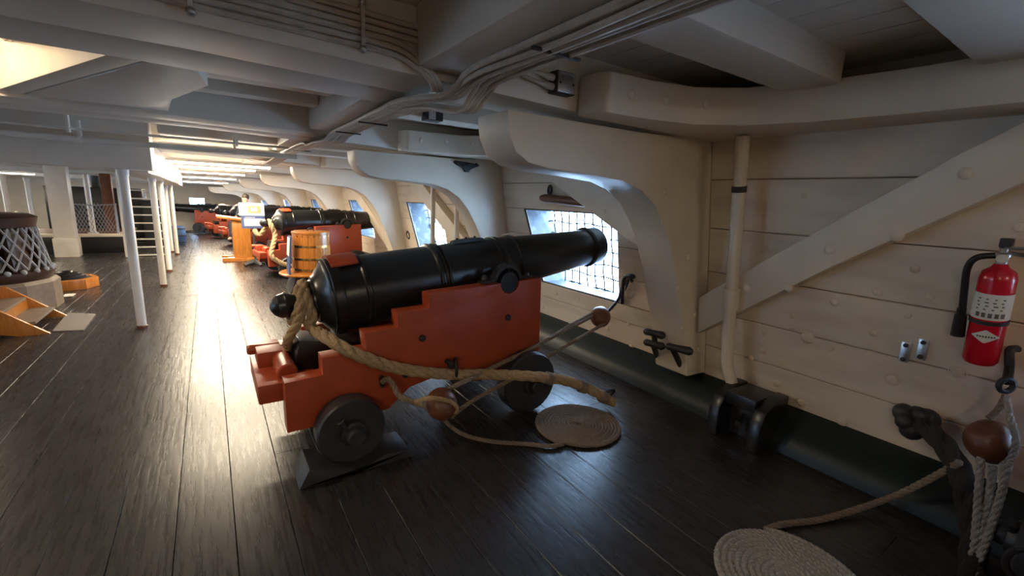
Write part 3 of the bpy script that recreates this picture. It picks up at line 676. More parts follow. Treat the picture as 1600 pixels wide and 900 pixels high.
# fire extinguisher
ex = empty('fire_extinguisher', on_wall((1532,575), .10)); tag(ex, 'red fire extinguisher with white label band hanging on the hull', 'extinguisher')
EB, ET = on_wall((1530,566), .10), on_wall((1563,418), .10)
ea = (ET - EB); el = ea.length; ea.normalize(); R_ = .066
body = rel(MB().lathe([(0,.0),(.004,R_*.85),(.02,R_),(el-.05,R_),(el-.02,R_*.88),(el,R_*.5),(el+.02,R_*.32)], EB, ea, 32).build('cylinder', 'extred', smooth=True, angle=40), ex)
rel(MB().lathe([(el*.50,R_+.001),(el*.50,R_+.0025),(el*.76,R_+.0025),(el*.76,R_+.001)], EB, ea, 32, cap=False).build('label_band', 'label', smooth=True), ex)
rel(MB().lathe([(el*.445,R_+.001),(el*.445,R_+.005),(el*.485,R_+.005),(el*.485,R_+.001)], EB, ea, 32, cap=False).build('strap', 'iron', smooth=True), ex)
tocam = (Vector((0,0,EYE)) - EB); tocam = (tocam - ea*tocam.dot(ea)).normalized(); sd = ea.cross(tocam).normalized()   # sd: to the left or right across the face
def on_cyl(u, t, lift): # u = angle across face
    return EB + ea*t + (tocam*math.cos(u) + sd*math.sin(u))*(R_+lift)
def patch(name, m, quads, parent, lift=.004):
    mb = MB()
    for pts in quads:
        n = len(pts); mb.loft([[on_cyl(u, t, lift-.002) for u, t in pts], [on_cyl(u, t, lift) for u, t in pts]])
    return rel(mb.build(name, m), parent)
patch('diamond_emblem', 'label', [[(u,el*(.33-.07*(1-abs(u)/.75)-.0005)),(u+.1,el*(.33-.07*(1-abs(u+.1)/.75)-.0005)),(u+.1,el*(.33+.07*(1-abs(u+.1)/.75)+.0005)),(u,el*(.33+.07*(1-abs(u)/.75)+.0005))] for u in [-.75+.1*i for i in range(15)]], ex)
patch('emblem_lettering', 'print', [[(-.42+.14*i,el*.322),(-.33+.14*i,el*.322),(-.33+.14*i,el*.338),(-.42+.14*i,el*.338)] for i in range(7)], ex, .006)
qs = []
for i in range(5):
    u = -.75 + .33*i; qs.append([(u,el*.525),(u+.2,el*.525),(u+.2,el*.57),(u,el*.57)])
for i in range(4):
    for j in range(4):
        u = -.8 + .42*i + .06*(j % 2); t = el*(.60+.035*j); qs.append([(u,t),(u+.12+.05*((i*j)%3),t),(u+.12+.05*((i*j)%3),t+el*.012),(u,t+el*.012)])
patch('label_print', 'print', qs, ex, .0045)
hd = EB + ea*(el+.02)
rel(MB().lathe([(0,.022),(.03,.022),(.035,.03),(.05,.03),(.055,.016),(.075,.016)], hd, ea, 14).build('valve', 'steel', smooth=True, angle=30), ex)
rel(MB().lathe([(0,.02),(.008,.022),(.014,.02),(.015,0)], hd + ea*.03 + tocam*.02, tocam, 14).build('pressure_gauge', 'label', smooth=True), ex)
rt = Vector((0,-1,0))
rel(MB().tube([hd + ea*.055, hd + ea*.055 + rt*.10 + Vector((0,0,-.012))], .010, 6).tube([hd + ea*.075, hd + ea*.08 + rt*.13], .010, 6).build('handle', 'steel', smooth=True), ex)
rel(MB().box(hd.x-.02,hd.x+.03,hd.y-.022,hd.y+.022,hd.z+.075,hd.z+.12).build('hanger', 'iron', bevel=.006), ex)
rel(MB().tube(spline([hd + ea*.04, on_wall((1528,402),.12), on_wall((1512,418),.12), on_wall((1507,450),.12), on_wall((1504,480),.12), on_wall((1501,500),.12)], 8), .015, 10).build('hose', 'black', smooth=True), ex)
n0, n1 = on_wall((1503,482),.12), on_wall((1496,524),.12)
rel(MB().tube([n0, n0.lerp(n1,.2), n0.lerp(n1,.22), n1], [.018,.018,.024,.028], 12).build('nozzle', 'black', smooth=True, angle=30), ex)
# black hanger plate right of the extinguisher is part of the tackle hook; small hook plates on knee
kb = empty('iron_bracket', (2.6,4.88,2.0)); tag(kb, 'black iron bracket bolted to the face of a white knee', 'bracket')
c = on_y((729,259), 4.87)
rel(MB().prism([(-.17,.03),(-.15,.05),(.15,.03),(.17,.01),(.12,-.01),(.05,-.04),(.02,-.075),(-.02,-.075),(-.05,-.03),(-.13,.0)], lambda a,b: (c.x+a, 4.85, c.z+b), lambda a,b: (c.x+a, 4.895, c.z+b)).build('plate', 'iron', bevel=.006), kb)
for dx in (-.13,0,.12): rel(MB().sphere((c.x+dx,4.845,c.z+.02), .02, 8, 5).build('bolt', 'iron', smooth=True), kb)
for a, b_, r in [(.0,.0,0)]: pass
# dark eyes on the hull beyond the second knee
for px, lb in (((639,367),'black oval iron fitting on the hull beside the netted port'), ((598,392),'black oval iron fitting low on the hull near the tub cannon')):
    thing_mesh(MB().torus(on_wall(px,.03), .07, .03, (-1,0,-.2), 18, 8), 'iron_fitting', 'iron', lb, 'fitting', smooth=True)
# two thin white posts in the bay past the roped cannon
for px0, px1, yy, lb in (((671,278),(676,380),6.2,'thin white post nearer the netted port, of the pair past the roped cannon'), ((708,285),(713,375),5.85,'thin white post nearer the bracketed knee, of the pair past the roped cannon')):
    p = on_y(px1, yy); r = empty('thin_post', (p.x, yy, drop(yy))); tag(r, lb, 'post', 'pair of thin white posts')
    rel(MB().lathe([(0,.036),(2.17,.036)], (p.x,yy,drop(yy)), (0,0,1), 14).build('shaft', 'white', smooth=True, angle=40), r)
    rel(MB().lathe([(0,.06),(.02,.06),(.025,.04)], (p.x,yy,drop(yy)), (0,0,1), 14).build('foot', 'white', smooth=True, angle=40), r)

# ================================================================== CEILING FITTINGS
jb = empty('junction_box', (1.65, 1.99, 2.25)); tag(jb, 'small grey metal junction box on the face of the cable beam', 'junction box')
c = on_y((887,130), 1.93)
rel(MB().box(c.x-.075,c.x+.055,1.93,2.0,c.z-.055,c.z+.055).build('body', 'iron', bevel=.005), jb)
rel(MB().box(c.x-.068,c.x+.048,1.924,1.93,c.z-.05,c.z+.05).build('cover', 'steel', bevel=.003), jb)
rel(MB().box(c.x-.045,c.x+.03,1.922,1.9245,c.z+.015,c.z+.035).build('nameplate', 'print'), jb)
for dx in (-.055,.035): rel(MB().sphere((c.x+dx,1.923,c.z-.005), .006, 8, 5).build('screw', 'iron'), jb)
for dz in (.02,-.025): rel(MB().tube([(c.x-.075,1.96,c.z+dz),(c.x-.12,1.96,c.z+dz),(c.x-.13,1.96,c.z+dz),(c.x-.28,1.96,c.z+dz+.02)], [.018,.018,.011,.011], 10).build('conduit', 'cable', smooth=True), jb)
# fore-and-aft cable bundle
cb = empty('cable_bundle', (1.05, 2.0, 2.1)); tag(cb, 'bundle of painted cables running along the carling and looping under the beams', 'cables')
for k in range(9):
    x0 = .96 + .021*k; dz = random.uniform(-.008,.008); j = lambda: random.uniform(-.006,.006)
    zc = 2.185 - .02*(k % 2)
    sag = .04 + .05*random.random() if k > 3 else .02
    pts = [(x0+j(),-.8,zc),(x0+j(),.4,zc),(x0+j(),1.2,zc+dz),(x0+j(),1.75,zc),(x0+.01+j(),1.93,2.15-sag*.3),(x0-.03+j(),2.0,2.13-sag),(x0-.08+j(),2.2,2.135-sag*.6),(x0-.08+j(),2.5,2.15-sag*.3),(x0-.06+j(),2.78,2.15),(x0-.02+j(),3.1,2.175),(x0+j(),3.8,2.18),(x0+j(),4.35,2.17),(x0-.03+j(),4.5,2.12),(x0-.05+j(),4.9,2.125),(x0-.05+j(),5.28,2.13),(x0-.05+j(),5.6,2.17),(x0-.08+j(),7.0,2.15),(x0-.1,8.2,2.10),(x0-.12,8.7,2.08),(x0-.12,9.2,2.09)]
    rel(MB().tube(spline(pts, 6), .011 if k % 3 else .014, 7).build('cable', 'cable', smooth=True), cb)
for yy in (.2, 1.3, 3.4, 4.1, 6.4): rel(MB().box(.94,1.15,yy,yy+.015,2.15,2.160).build('clip', 'iron'), cb)
# cables along the beam face
bc = empty('beam_cables', (.2, 1.98, 2.3)); tag(bc, 'row of painted cables clipped along the face of the cable beam', 'cables')
for k in range(6):
    z = 2.245 + .026*k; pts = [(-2.6,1.985,z),(-1.2,1.985,z),(-.2,1.985,z+.004),(.45,1.985,z-.004),(.70,1.982,z-.01)]
    pts += [(.86,1.96,z-.03 - (.03 if k < 3 else 0)),(.98+.02*k,1.86,2.19),(1.0+.02*k,1.6,2.18)] if k > 2 else [(.80,1.97,z-.05),(.86+.02*k,1.97,2.16),(.90+.02*k,2.02,2.13)]
    rel(MB().tube(spline(pts, 7), .0115, 7).build('cable', 'cable', smooth=True), bc)
for xx in (-.0, .57): 
    rel(MB().box(xx-.008,xx+.008,1.962,1.998,2.225,2.40).build('clip', 'cable', bevel=.003), bc)
    for z in (2.225, 2.40): rel(MB().sphere((xx,1.97,z), .016, 8, 5).build('screw', 'steel', smooth=True), bc)
# small floodlight and conduit further in
fl = empty('floodlight', (1.55,3.5,2.2)); tag(fl, 'small dark floodlight under the ledge behind the cable beam', 'light')
c = on_y((677,181), 3.5)
rel(MB().box(c.x-.07,c.x+.07,3.46,3.58,c.z-.04,c.z+.04).build('housing', 'iron', bevel=.008), fl)
rel(MB().box(c.x-.06,c.x+.0,3.45,3.46,c.z-.035,c.z+.03).build('lens', 'steel'), fl)
rel(MB().box(c.x-.01,c.x+.01,3.5,3.53,c.z+.03,2.30).build('bracket', 'iron'), fl)
for yy, zz, x1, lb in ((6.2,2.06,.95,'long white conduit pipe crossing under the ledge before the hatch beam'),(5.75,2.12,.8,'thin white cable run strung across behind the lit beam')):
    r = empty('conduit_pipe', (0,yy,zz)); tag(r, lb, 'pipe')
    rel(MB().tube([(-6,yy,zz),(x1,yy,zz)], .03 if yy > 6 else .012, 10).build('pipe', 'white', smooth=True), r)
    for xx in (-4,-2.5,-1,.3): rel(MB().box(xx-.012,xx+.012,yy-.035,yy+.035,zz-.035,2.24 if yy > 6 else 2.47).build('hanger', 'white'), r)
# fluorescent fittings (the deck's own lamps, and one added fill lamp aft)
def fluorescent(x, y, z, ln, energy, label, tubes=True, rz=0.0, col=WARM):
    r = empty('fluorescent_light', (x,y,z), rz); tag(r, label, 'light', 'fluorescent lights under the deck beams')
    MB().box(-ln/2,ln/2,-.07,.07,.03,.07).build('housing', 'white', r, bevel=.006)
    for s in (-.035,.035): MB().tube([(-ln/2+.02,s,.012),(ln/2-.02,s,.012)], .014, 8).build('tube', 'lampwhite', r, smooth=True)
    o = area('lamp', (x,y,z-.03), ln, .12, energy, col, (0,0,rz)); return r
fluorescent(.2, 7.15, 2.10, 1.3, 45, 'fluorescent light over the aisle level with the first stanchions')
fluorescent(.2, 9.85, 2.09 + drop(9.85), 1.7, 85, 'fluorescent light over the aisle behind the ladder stanchions')
fluorescent(.15, 11.15, 2.09 + drop(11.3), 1.5, 55, 'fluorescent light over the aisle above the sign stand')
fluorescent(.15, 14.4, 2.12 + drop(14.0), 1.5, 85, 'fluorescent light over the aisle beyond the desk')
fluorescent(.1, 17.95, 2.15 + drop(17.95), 1.5, 85, 'fluorescent light over the aisle towards the bow')
fluorescent(.0, 21.65, 2.15 + drop(21.65), 1.5, 85, 'fluorescent light over the aisle by the bow cannon')
fluorescent(-4.8, 10.35, 2.15 + drop(10.35), 1.5, 90, 'fluorescent light over the far side abreast the ladder')
fluorescent(-6.2, 15.15, 2.15 + drop(15.15), 1.5, 85, 'fluorescent light over the far side cannons')
fluorescent(-5.5, 21.65, 2.15 + drop(21.65), 1.5, 85, 'fluorescent light over the far side towards the bow')
fluorescent(1.5, -2.6, 2.355, 1.2, 13, 'fluorescent light over the hull side aft of the extinguisher', col=(1,.66,.36))
fluorescent(-2.2, -1.4, 2.355, 1.2, 40, 'added unseen fill light over the aisle aft of the cable beam', col=(1,.80,.58))  # added fill with no known fitting here; brightens cannon and near knee
hl = empty('hatch_lamp', (-1.7,3.6,2.9)); tag(hl, 'small round lamp inside the lit hatch', 'light')
rel(MB().lathe([(0,.09),(.04,.10),(.08,.05)], (-1.7,3.6,2.90), (0,0,1), 16).build('housing', 'steel', smooth=True), hl)
rel(MB().sphere((-1.7,3.6,2.88), .06, 12, 8).build('bulb', 'lampwhite', smooth=True), hl)
pl_ = bpy.data.lights.new('hatch_bulb', 'POINT'); pl_.energy = 60; pl_.color = WARM; pl_.shadow_soft_size = .07
po = bpy.data.objects.new('hatch_bulb', pl_); po.location = (-1.7,3.6,2.78); COL.objects.link(po)

# ================================================================== DECK FURNITURE
def stanchion(px, y, label, top=1.80):
    p = on_z(px, drop(y)) if y is None else on_y(px, y); y = p.y; d = drop(y)
    r = empty('stanchion', (p.x, y, d)); tag(r, label, 'post', 'slim white stanchions in a row')
    MB().lathe([(.03,.046),(top,.046)], (0,0,0), (0,0,1), 18).build('shaft', 'white', r, smooth=True, angle=40)
    MB().lathe([(0,.055),(.035,.055),(.04,.046)], (0,0,0), (0,0,1), 18).build('foot', 'woodbrown', r, smooth=True, angle=40)
    MB().lathe([(top-.05,.055),(top+.02,.06)], (0,0,0), (0,0,1), 18).build('collar', 'white', r, smooth=True, angle=40)
    return r
stanchion((222,510), 6.58, 'slim white stanchion under the deep hatch beam, first from the wooden steps')
stanchion((256,447), 9.45, 'slim white stanchion second in the row behind the hatch beam')
stanchion((265,422), 11.3, 'slim white stanchion third in the row, at the ladder')
stanchion((277,395), 14.6, 'slim white stanchion fourth in the row, past the ladder')
stanchion((268,385), 15.3, 'slim white stanchion close behind the fourth one')
stanchion((61,397), 14.4, 'slim white stanchion at the corner of the far hatch')
# ladder
ld = empty('ladder', (-1.35,14.4,drop(14.4))); tag(ld, 'white ladder with flat treads behind the stanchions', 'ladder')
for xx in (-.42,.42): MB().box(xx-.03,xx+.03,-.05,.05,0,2.15).build('stile', 'white', ld, bevel=.006)
for k in range(10): MB().box(-.40,.40,-.06,.06,.02+.2*k,.05+.2*k).build('tread', 'white', ld, bevel=.005)
# big square post
p = on_y((107,392), 14.9); d = drop(14.9)
sp = empty('square_post', (p.x,14.9,d)); tag(sp, 'thick square white post rising from deck to beam', 'post')
MB().box(-.19,.19,-.17,.17,.0,2.2).build('shaft', 'white', sp, bevel=.02); MB().box(-.215,.215,-.195,.195,0,.45).build('base_casing', 'white', sp, bevel=.015)
# raised hatch with net rail, black coaming
hx0, hx1, hy0, hy1 = -6.0, -1.95, 15.6, 17.9; d = drop(15.6)
ht = empty('raised_hatch', (-3.6,15.6,d)); tag(ht, 'raised black hatch coaming with pale rim and grating', 'hatch')
rel(MB().box(hx0,hx1,hy0,hy1,d,d+.42).build('coaming', 'black', bevel=.02), ht)
rel(MB().box(hx0-.06,hx1+.06,hy0-.06,hy0+.12,d+.42,d+.50).box(hx1-.12,hx1+.06,hy0,hy1,d+.42,d+.50).box(hx0-.06,hx0+.12,hy0,hy1,d+.42,d+.5).build('rim', 'cream', bevel=.015), ht)
for k in range(16): rel(MB().box(hx0+.14,hx1-.14,hy0+.16+.14*k,hy0+.24+.14*k,d+.42,d+.46).build('grating_bar', 'woodbrown'), ht)
for x0_ in (-3.0,-2.05):
    thing_mesh(MB().lathe([(0,.03),(.75,.025),(.78,.035),(.8,.02)], (x0_,15.75,d+.49), (0,0,1), 10), 'net_post', 'steel', 'short metal post of the net rail at the hatch %s' % ('middle' if x0_ < -2.5 else 'corner by the ladder'), 'post', smooth=True)
mb = MB()
for i in range(15):
    xa = -3.0 + .95*i/14
    mb.tube([(xa,15.75,d+.52),(min(xa+.35,-2.05),15.75,d+.52+.75*min(1,(-2.05-xa)/.35))], .006, 4); mb.tube([(xa,15.75,d+.52),(max(xa-.35,-3.0),15.75,d+.52+.75*min(1,(xa+3.0)/.35))], .006, 4)
mb.tube([(-3.0,15.75,d+1.25),(-2.5,15.75,d+1.22),(-2.05,15.75,d+1.26)], .012, 6)
thing_mesh(mb, 'rope_net', 'netwhite', 'pale rope net strung between two posts on the far hatch', 'net')
thing_mesh(MB().lathe([(0,.11),(.03,.11),(.035,.06),(1.55,.06)], (-2.62,16.2,d+.46), (0,0,1), 14), 'white_column', 'white', 'thin white column standing on the raised hatch', 'post', smooth=True, angle=40)
thing_mesh(MB().box(-2.46,-2.22,16.9,17.1,d+.46,2.1+drop(17)), 'red_brown_post', 'woodbrown', 'dark red-brown square post rising through the raised hatch', 'post', bevel=.015)
# black galley stove behind
st = empty('galley_stove', (-3.0,18.8,drop(18.8))); tag(st, 'big black iron galley stove behind the netted hatch', 'stove'); 
MB().box(-.9,1.3,-.5,.6,.1,1.75).build('body', 'black', st, bevel=.03); MB().box(-1.0,1.4,-.6,.7,0,.1).build('plinth', 'iron', st, bevel=.02); MB().box(-.5,.1,-.53,-.5,.5,1.1).build('door', 'iron', st, bevel=.01); MB().box(.25,.9,-.53,-.5,.5,1.1).build('door', 'iron', st, bevel=.01); MB().lathe([(0,.14),(.4,.14)], (.2,0,1.7), (0,0,1), 16).build('flue', 'iron', st, smooth=True, angle=40)
# railing of white bars on the left
rl = empty('hatch_railing', (-4.55,12.2,drop(12.2))); tag(rl, 'white bar railing in front of the far side cannons', 'railing')
for xx in (-1.6,.0,1.55): MB().lathe([(0,.03),(1.12,.03),(1.15,.02)], (xx,0,0), (0,0,1), 10).build('post', 'white', rl, smooth=True)
for zz in (.62,.86,1.1): MB().tube([(-1.6,0,zz),(1.55,0,zz)], .026, 8).build('bar', 'white', rl, smooth=True)
for px, yy, lb in (((22,380),14.6,'white upright stile behind the capstan'),((2,380),14.9,'second white upright further from the square post, behind the capstan')):
    q = on_y(px, yy); dd = drop(yy)
    thing_mesh(MB().tube([(q.x,yy,dd),(q.x,yy,dd+1.9)], .05, 12), 'white_stile', 'white', lb, 'post', smooth=True)
# capstan with netting, left edge
cx_, cy0 = on_y((-32,410),8.4).x, 8.4; d = drop(8.2)
cp_ = empty('capstan', (cx_,cy0,d)); tag(cp_, 'dark wooden capstan on a platform wrapped in pale netting', 'capstan')
MB().lathe([(0,.70),(.36,.70),(.40,.66),(.40,.5)], (0,0,0), (0,0,1), 12).build('platform', 'steptread', cp_, bevel=0)
MB().lathe([(.40,.62),(.46,.66),(.52,.66),(.56,.52),(1.05,.42),(1.08,.55),(1.20,.58),(1.24,.5),(1.26,.0)], (0,0,0), (0,0,1), 28).build('barrel', 'capwood', cp_, smooth=True, angle=35)
for k in range(8):
    an = 2*PI*k/8; c_, s_ = math.cos(an), math.sin(an)
    MB().tube([(c_*.56,s_*.56,.56),(c_*.50,s_*.50,1.06)], [.06,.05], 6).build('whelp', 'capwood', cp_)
mb = MB()
for k in range(30):
    a0 = 2*PI*k/30
    for sgn in (1,-1): mb.tube([((.63-.012*q)*math.cos(a0+sgn*q*.07), (.63-.012*q)*math.sin(a0+sgn*q*.07), .55+.075*q) for q in range(8)], .012, 4)
mb.build('netting', 'netwhite', cp_)
for k in range(26): MB().sphere((.64*math.cos(2*PI*k/26), .64*math.sin(2*PI*k/26), .53), .035, 8, 5).build('stud', 'netwhite', cp_, smooth=True)
# wooden steps and mat
ws = empty('wooden_steps', (-1.8,7.0,drop(7))); tag(ws, 'small varnished wooden steps leading up to the capstan platform', 'steps')
for ya, yb in ((6.74,6.78),(7.54,7.58)):
    rel(MB().prism([(-1.56,.0),(-1.80,.0),(-2.6,.2),(-2.6,.42),(-2.06,.42)], lambda a,b: (a,ya,b+drop(7)), lambda a,b: (a,yb,b+drop(7))).build('stringer', 'varnish', bevel=.004), ws)
for k, (xx, zz) in enumerate(((-1.77,.13),(-2.0,.27),(-2.25,.41))): rel(MB().box(xx-.14,xx+.10,6.78,7.54,zz-.015+drop(7),zz+.015+drop(7)).build('tread', 'steptread', bevel=.004), ws)
for xx, zz in ((-1.9,.13),(-2.13,.27)): rel(MB().box(xx-.015,xx,6.78,7.54,zz+drop(7),zz+.13+drop(7)).build('riser', 'varnish'), ws)
thing_mesh(MB().prism([on_z(q, drop(7))[:2] for q in [(82,519),(131,517),(150,492),(106,490)]], lambda a,b: (a,b,drop(7)+.002), lambda a,b: (a,b,drop(7)+.014)), 'floor_mat', 'mat_grey', 'flat grey mat on the deck at the foot of the wooden steps', 'mat')
# low round hatch with orange rim and coiled black rope
p = on_z((108,447), drop(9.6)); d = drop(9.6)
rh = empty('round_hatch', (p.x,9.9,d)); tag(rh, 'low octagonal varnished hatch ring holding a coil of black rope', 'hatch')
for k in range(8):
    a0 = 2*PI*(k+.5)/8; MB().prism([(.29,-.125),(.36,-.155),(.36,.155),(.29,.125)], lambda a,b: (a*math.cos(a0)-b*math.sin(a0), a*math.sin(a0)+b*math.cos(a0), 0), lambda a,b: (a*math.cos(a0)-b*math.sin(a0), a*math.sin(a0)+b*math.cos(a0), .16)).build('rim_board', 'varnish', rh, bevel=.005)
for k in range(4): MB().torus((0,0,.14+.03*k), .26-.045*k, .03, (0,0,1), 24, 7).build('rope_turn', 'black', rh, smooth=True)
MB().lathe([(0,.05),(.12,.05)], (0,0,.1), (0,0,1), 12).build('core', 'black', rh, smooth=True)
q = on_y((72,447), 9.5); thing_mesh(MB().lathe([(0,.03),(.25,.03),(.27,.02)], (q.x,9.5,drop(9.5)), (0,0,1), 10), 'iron_peg', 'iron', 'short black iron peg beside the octagonal hatch ring', 'peg', smooth=True, angle=40)
for px, lb in (((108,462),'white card lying on the deck between steps and hatch ring'),((86,451),'small pale tag lying beside the octagonal hatch ring')):
    q = on_z(px, drop(8.8)); thing_mesh(MB().box(q.x-.06,q.x+.06,q.y-.10,q.y+.10,q.z+.002,q.z+.012), 'card', 'sign_white', lb, 'card')
# blue cask in the distance
q = on_z((283,373), drop(17.8)); bc_ = empty('blue_cask', (q.x,18.0,drop(18))); tag(bc_, 'small blue cask standing on deck beyond the ladder', 'cask')
MB().lathe([(0,.19),(.06,.21),(.3,.25),(.54,.21),(.6,.19),(.58,.17),(.57,0)], (0,0,0), (0,0,1), 20).build('staves', 'blue', bc_, smooth=True, angle=40)
for zz, rr in ((.08,.22),(.3,.254),(.52,.22)): MB().lathe([(zz-.02,rr-.004),(zz-.02,rr+.004),(zz+.02,rr+.004),(zz+.02,rr-.004)], (0,0,0), (0,0,1), 20, cap=False).build('hoop', 'iron', bc_, smooth=True)
thing_mesh(MB().box(-1.65,-1.20,17.2,17.9,drop(17.5),drop(17.5)+1.35).box(-1.7,-1.15,17.15,17.95,drop(17.5)+1.35,drop(17.5)+1.4), 'dark_locker', 'iron', 'tall dark locker beyond the ladder beside the blue cask', 'cabinet', bevel=.01)
# scuttlebutt tub
bx_, by_ = 1.42, 8.25; d = drop(by_)
tb = empty('scuttlebutt', (bx_,by_,d+.11)); tag(tb, 'varnished wooden tub with brass hoops and lid in front of a red carriage', 'tub')
NS = 20; RT = [(.22,.315),(.40,.312),(.62,.303),(.88,.292)]
for k in range(NS):
    a0, a1 = 2*PI*k/NS + .006, 2*PI*(k+1)/NS - .006; mb = MB(); rings = []
    for z, rr in RT: rings.append([((rr)*math.cos(a0), rr*math.sin(a0), z), (rr*1.004*math.cos((a0+a1)/2), rr*1.004*math.sin((a0+a1)/2), z), (rr*math.cos(a1), rr*math.sin(a1), z), ((rr-.025)*math.cos(a1), (rr-.025)*math.sin(a1), z), ((rr-.025)*math.cos(a0), (rr-.025)*math.sin(a0), z)])
    mb.loft(rings).build('stave', 'varnish', tb)
for zz in (.27,.45,.66,.82):
    rr = .318 - .036*(zz-.22)/.66
    MB().lathe([(zz-.02,rr),(zz-.02,rr+.010),(zz+.02,rr+.009),(zz+.02,rr-.001)], (0,0,0), (0,0,1), 40, cap=False).build('hoop', 'brass', tb, smooth=True)
MB().lathe([(.87,.0),(.87,.305),(.90,.305),(.91,.28),(.912,0)], (0,0,0), (0,0,1), 36).build('lid', 'varnish', tb, smooth=True, angle=35)
MB().torus((0,0,.91), .05, .010, (0,1,0), 20, 6).build('lid_ring', 'iron', tb, smooth=True)
tr_ = empty('tub_stand', (bx_,by_,d)); tag(tr_, 'round varnished board on a black stand under the tub', 'stand')
MB().lathe([(.285,.0),(.285,.44),(.30,.455),(.315,.455),(.328,.44),(.328,0)], (-.07,-.02,0), (0,0,1), 40).build('board', 'varnish', tr_, smooth=True, angle=30)
for s in (-1,1): MB().prism([(-.40,.0),(-.26,.0),(-.16,.285),(-.30,.285)], lambda a,b: (a*s,-.3,b), lambda a,b: (a*s,.3,b)).build('foot', 'iron', tr_, bevel=.006)
MB().box(-.28,.28,-.04,.04,.18,.285).build('crosspiece', 'iron', tr_)
sg = empty('tub_sign', (bx_-.36,by_-.1,d+.33)); tag(sg, 'narrow dark card with white print leaning on the tub', 'sign')
MB().prism([(-.05,.0),(-.03,.0),(.02,.62),(.0,.62)], lambda a,b: (a,-.22,b), lambda a,b: (a,.06,b)).build('card', 'sign_blue', sg)
MB().prism([(-.032,.3),(-.029,.3),(-.004,.6),(-.007,.6)], lambda a,b: (a-.004,-.21,b), lambda a,b: (a-.004,.05,b)).build('print', 'sign_white', sg)
# desk
d = drop(12.9); dk = empty('lectern_desk', (.55,12.9,d)); tag(dk, 'varnished wooden lectern desk with sloping top and flat foot', 'desk')
MB().box(-.36,.50,-.32,-.18,.0,.09).build('foot', 'varnish', dk, bevel=.01); MB().box(-.36,.50,.18,.32,.0,.09).build('foot', 'varnish', dk, bevel=.01)
MB().box(-.12,.26,-.28,.28,.09,.92).build('pedestal', 'varnish', dk, bevel=.012)
MB().prism([(-.42,1.05),(-.42,1.10),(.55,.98),(.55,.93)], lambda a,b: (a,-.36,b), lambda a,b: (a,.36,b)).build('top', 'varnish', dk, bevel=.008)
MB().prism([(-.12,.92),(.26,.92),(.26,.96),(-.12,1.01)], lambda a,b: (a,-.28,b), lambda a,b: (a,.28,b)).build('neck', 'varnish', dk)
thing_mesh(MB().box(.30,.44,12.60,12.72,d+.0905,d+.105), 'paper_sheet', 'sign_white', 'white paper lying on the foot of the desk', 'paper')
# sign stand
d = drop(11.6); ss = empty('sign_stand', (.80,11.6,d)); tag(ss, 'black pole stand with white picture panel above a blue text panel', 'sign')
MB().tube([(0,0,.05),(0,0,.88)], .022, 10).build('pole', 'iron', ss, smooth=True)
for k in range(4): MB().tube([(0,0,.10),(.16*math.cos(k*PI/2+.4),.16*math.sin(k*PI/2+.4),.07),(.24*math.cos(k*PI/2+.4),.24*math.sin(k*PI/2+.4),.03)], [.07,.055,.035], 8).build('foot', 'iron', ss, smooth=True)
MB().box(-.22,.24,-.03,-.01,.86,1.14).build('blue_panel', 'sign_blue', ss); MB().box(-.17,.19,-.034,-.03,.91,1.08).build('text_block', 'sign_text', ss); MB().box(-.15,.05,-.034,-.03,1.095,1.11).build('heading', 'sign_text', ss)
MB().box(-.25,.24,-.03,-.01,1.145,1.42).build('picture_panel', 'sign_white', ss); MB().box(-.08,.17,-.034,-.03,1.20,1.36).build('picture', 'sign_orange', ss); MB().box(-.02,.10,-.038,-.034,1.24,1.32).build('picture_figure', 'sign_white', ss)
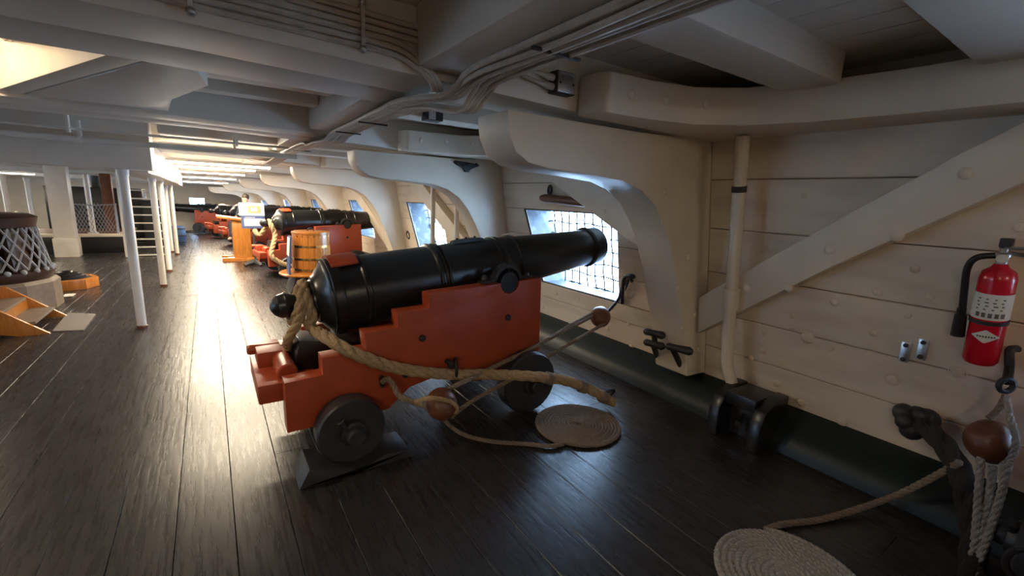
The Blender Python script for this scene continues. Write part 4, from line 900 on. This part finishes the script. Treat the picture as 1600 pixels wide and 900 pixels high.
# person seated behind the desk
def person():
    d = drop(15.0); me = bpy.data.meshes.new('person_body')
    hc = on_y((383,311), 15.0); ox, oz = hc.x, hc.z
    J = [(0,0,-.62,.15),(0,0,-.40,.14),(0,0,-.24,.13),(0,0,-.14,.055),(0,-.01,-.02,.085),(0,-.01,.06,.08),
         (-.17,0,-.22,.055),(-.24,-.05,-.48,.042),(-.12,-.25,-.52,.034),(-.10,-.33,-.52,.03),
         (.17,0,-.22,.055),(.24,-.05,-.48,.042),(.12,-.25,-.52,.034),(.10,-.33,-.52,.03),
         (-.10,-.05,-.66,.09),(-.13,-.42,-.68,.07),(-.13,-.45,-1.08,.05),(-.13,-.58,-1.13,.04),
         (.10,-.05,-.66,.09),(.13,-.42,-.68,.07),(.13,-.45,-1.08,.05),(.13,-.58,-1.13,.04)]
    E_ = [(0,1),(1,2),(2,3),(3,4),(4,5),(2,6),(6,7),(7,8),(8,9),(2,10),(10,11),(11,12),(12,13),(0,14),(14,15),(15,16),(16,17),(0,18),(18,19),(19,20),(20,21)]
    me.from_pydata([j[:3] for j in J], E_, []); o = bpy.data.objects.new('person', me); COL.objects.link(o)
    md = o.modifiers.new('skin', 'SKIN'); sv = me.skin_vertices[0].data
    for i, j in enumerate(J): sv[i].radius = (j[3], j[3])
    sv[0].use_root = True
    o.modifiers.new('sub', 'SUBSURF').levels = 2; o.modifiers['sub'].render_levels = 2
    me.materials.append(M['skin']); o.location = (ox, 15.0, oz); o.rotation_euler.z = math.radians(-45); tag(o, 'person with short dark hair in dark clothing seated beyond the desk among the cannons', 'person')
    MB().sphere((0,.012,.045), .098, 16, 10, (.9,1.0,1.0)).build('hair', 'hair', o, smooth=True).location = (0,.012,.018)
    t = MB(); t.loft([[(math.cos(2*PI*k/16)*a, math.sin(2*PI*k/16)*b, z) for k in range(16)] for z, a, b in ((-.70,.19,.16),(-.45,.19,.15),(-.28,.22,.145),(-.20,.19,.12),(-.15,.08,.08))]).build('shirt', 'cloth', o, smooth=True)
    for s in (-1,1):
        MB().tube([(s*.17,0,-.21),(s*.24,-.05,-.48),(s*.14,-.22,-.52)], [.075,.058,.05], 12).build('sleeve', 'cloth', o, smooth=True)
        MB().tube([(s*.09,0,-.66),(s*.13,-.42,-.68),(s*.13,-.45,-1.06)], [.11,.085,.065], 12).build('trouser_leg', 'cloth', o, smooth=True)
        MB().sphere((s*.032,-.092,.035), .010, 8, 5).build('eye', 'hair', o, smooth=True)
    MB().sphere((0,-.10,.005), .016, 8, 6, (.8,1,1.3)).build('nose', 'skin', o, smooth=True)
    return ox, oz
ox, oz = person()
d = drop(15.0); sz = oz - .80 - d
sl = empty('stool', (ox,15.0,d)); tag(sl, 'plain wooden stool under the person beyond the desk', 'stool')
MB().lathe([(sz-.04,.17),(sz,.17)], (0,0,0), (0,0,1), 18).build('seat', 'woodbrown', sl, bevel=.006)
for k in range(4): MB().tube([(.16*math.cos(k*PI/2+.8),.16*math.sin(k*PI/2+.8),0),(.11*math.cos(k*PI/2+.8),.11*math.sin(k*PI/2+.8),sz-.04)], .018, 8).build('leg', 'woodbrown', sl, smooth=True)
# rope ring lying on the far deck
q = on_z((303,357), drop(22)); thing_mesh(MB().torus((q.x,q.y,drop(q.y)+.03), .45, .02, (0,0,1), 36, 6), 'rope_hoop', 'rope_dark', 'dark rope ring lying on the deck before the bow cannon', 'rope', smooth=True)
# breeching rope on the cannon behind the tub
b3 = empty('breeching_rope', (.8,9.6,drop(9.6))); tag(b3, 'pale rope looped on the knob of the cannon behind the tub', 'rope')
kp = Vector((.55,10.05,drop(10))) + Matrix.Rotation(math.radians(8),3,'Z') @ Vector((.46,0,1.0))
pts = [kp + Vector((-.02,.0,.10)), kp + Vector((0,-.11,.0)), kp + Vector((.05,-.16,-.2)), on_y((424,398),9.62), on_y((436,409),9.56), on_y((448,414),9.52), on_y((470,420),9.5)]
rel(rope_mb(spline(pts, 8), .045).build('rope_run', 'rope'), b3)
pts = [kp + Vector((-.02,.0,.10)), kp + Vector((-.06,.1,-.02)), kp + Vector((-.2,.12,-.2)), kp + Vector((-.28,.2,-.1))]
rel(rope_mb(spline(pts, 8), .045).build('rope_end', 'rope'), b3)
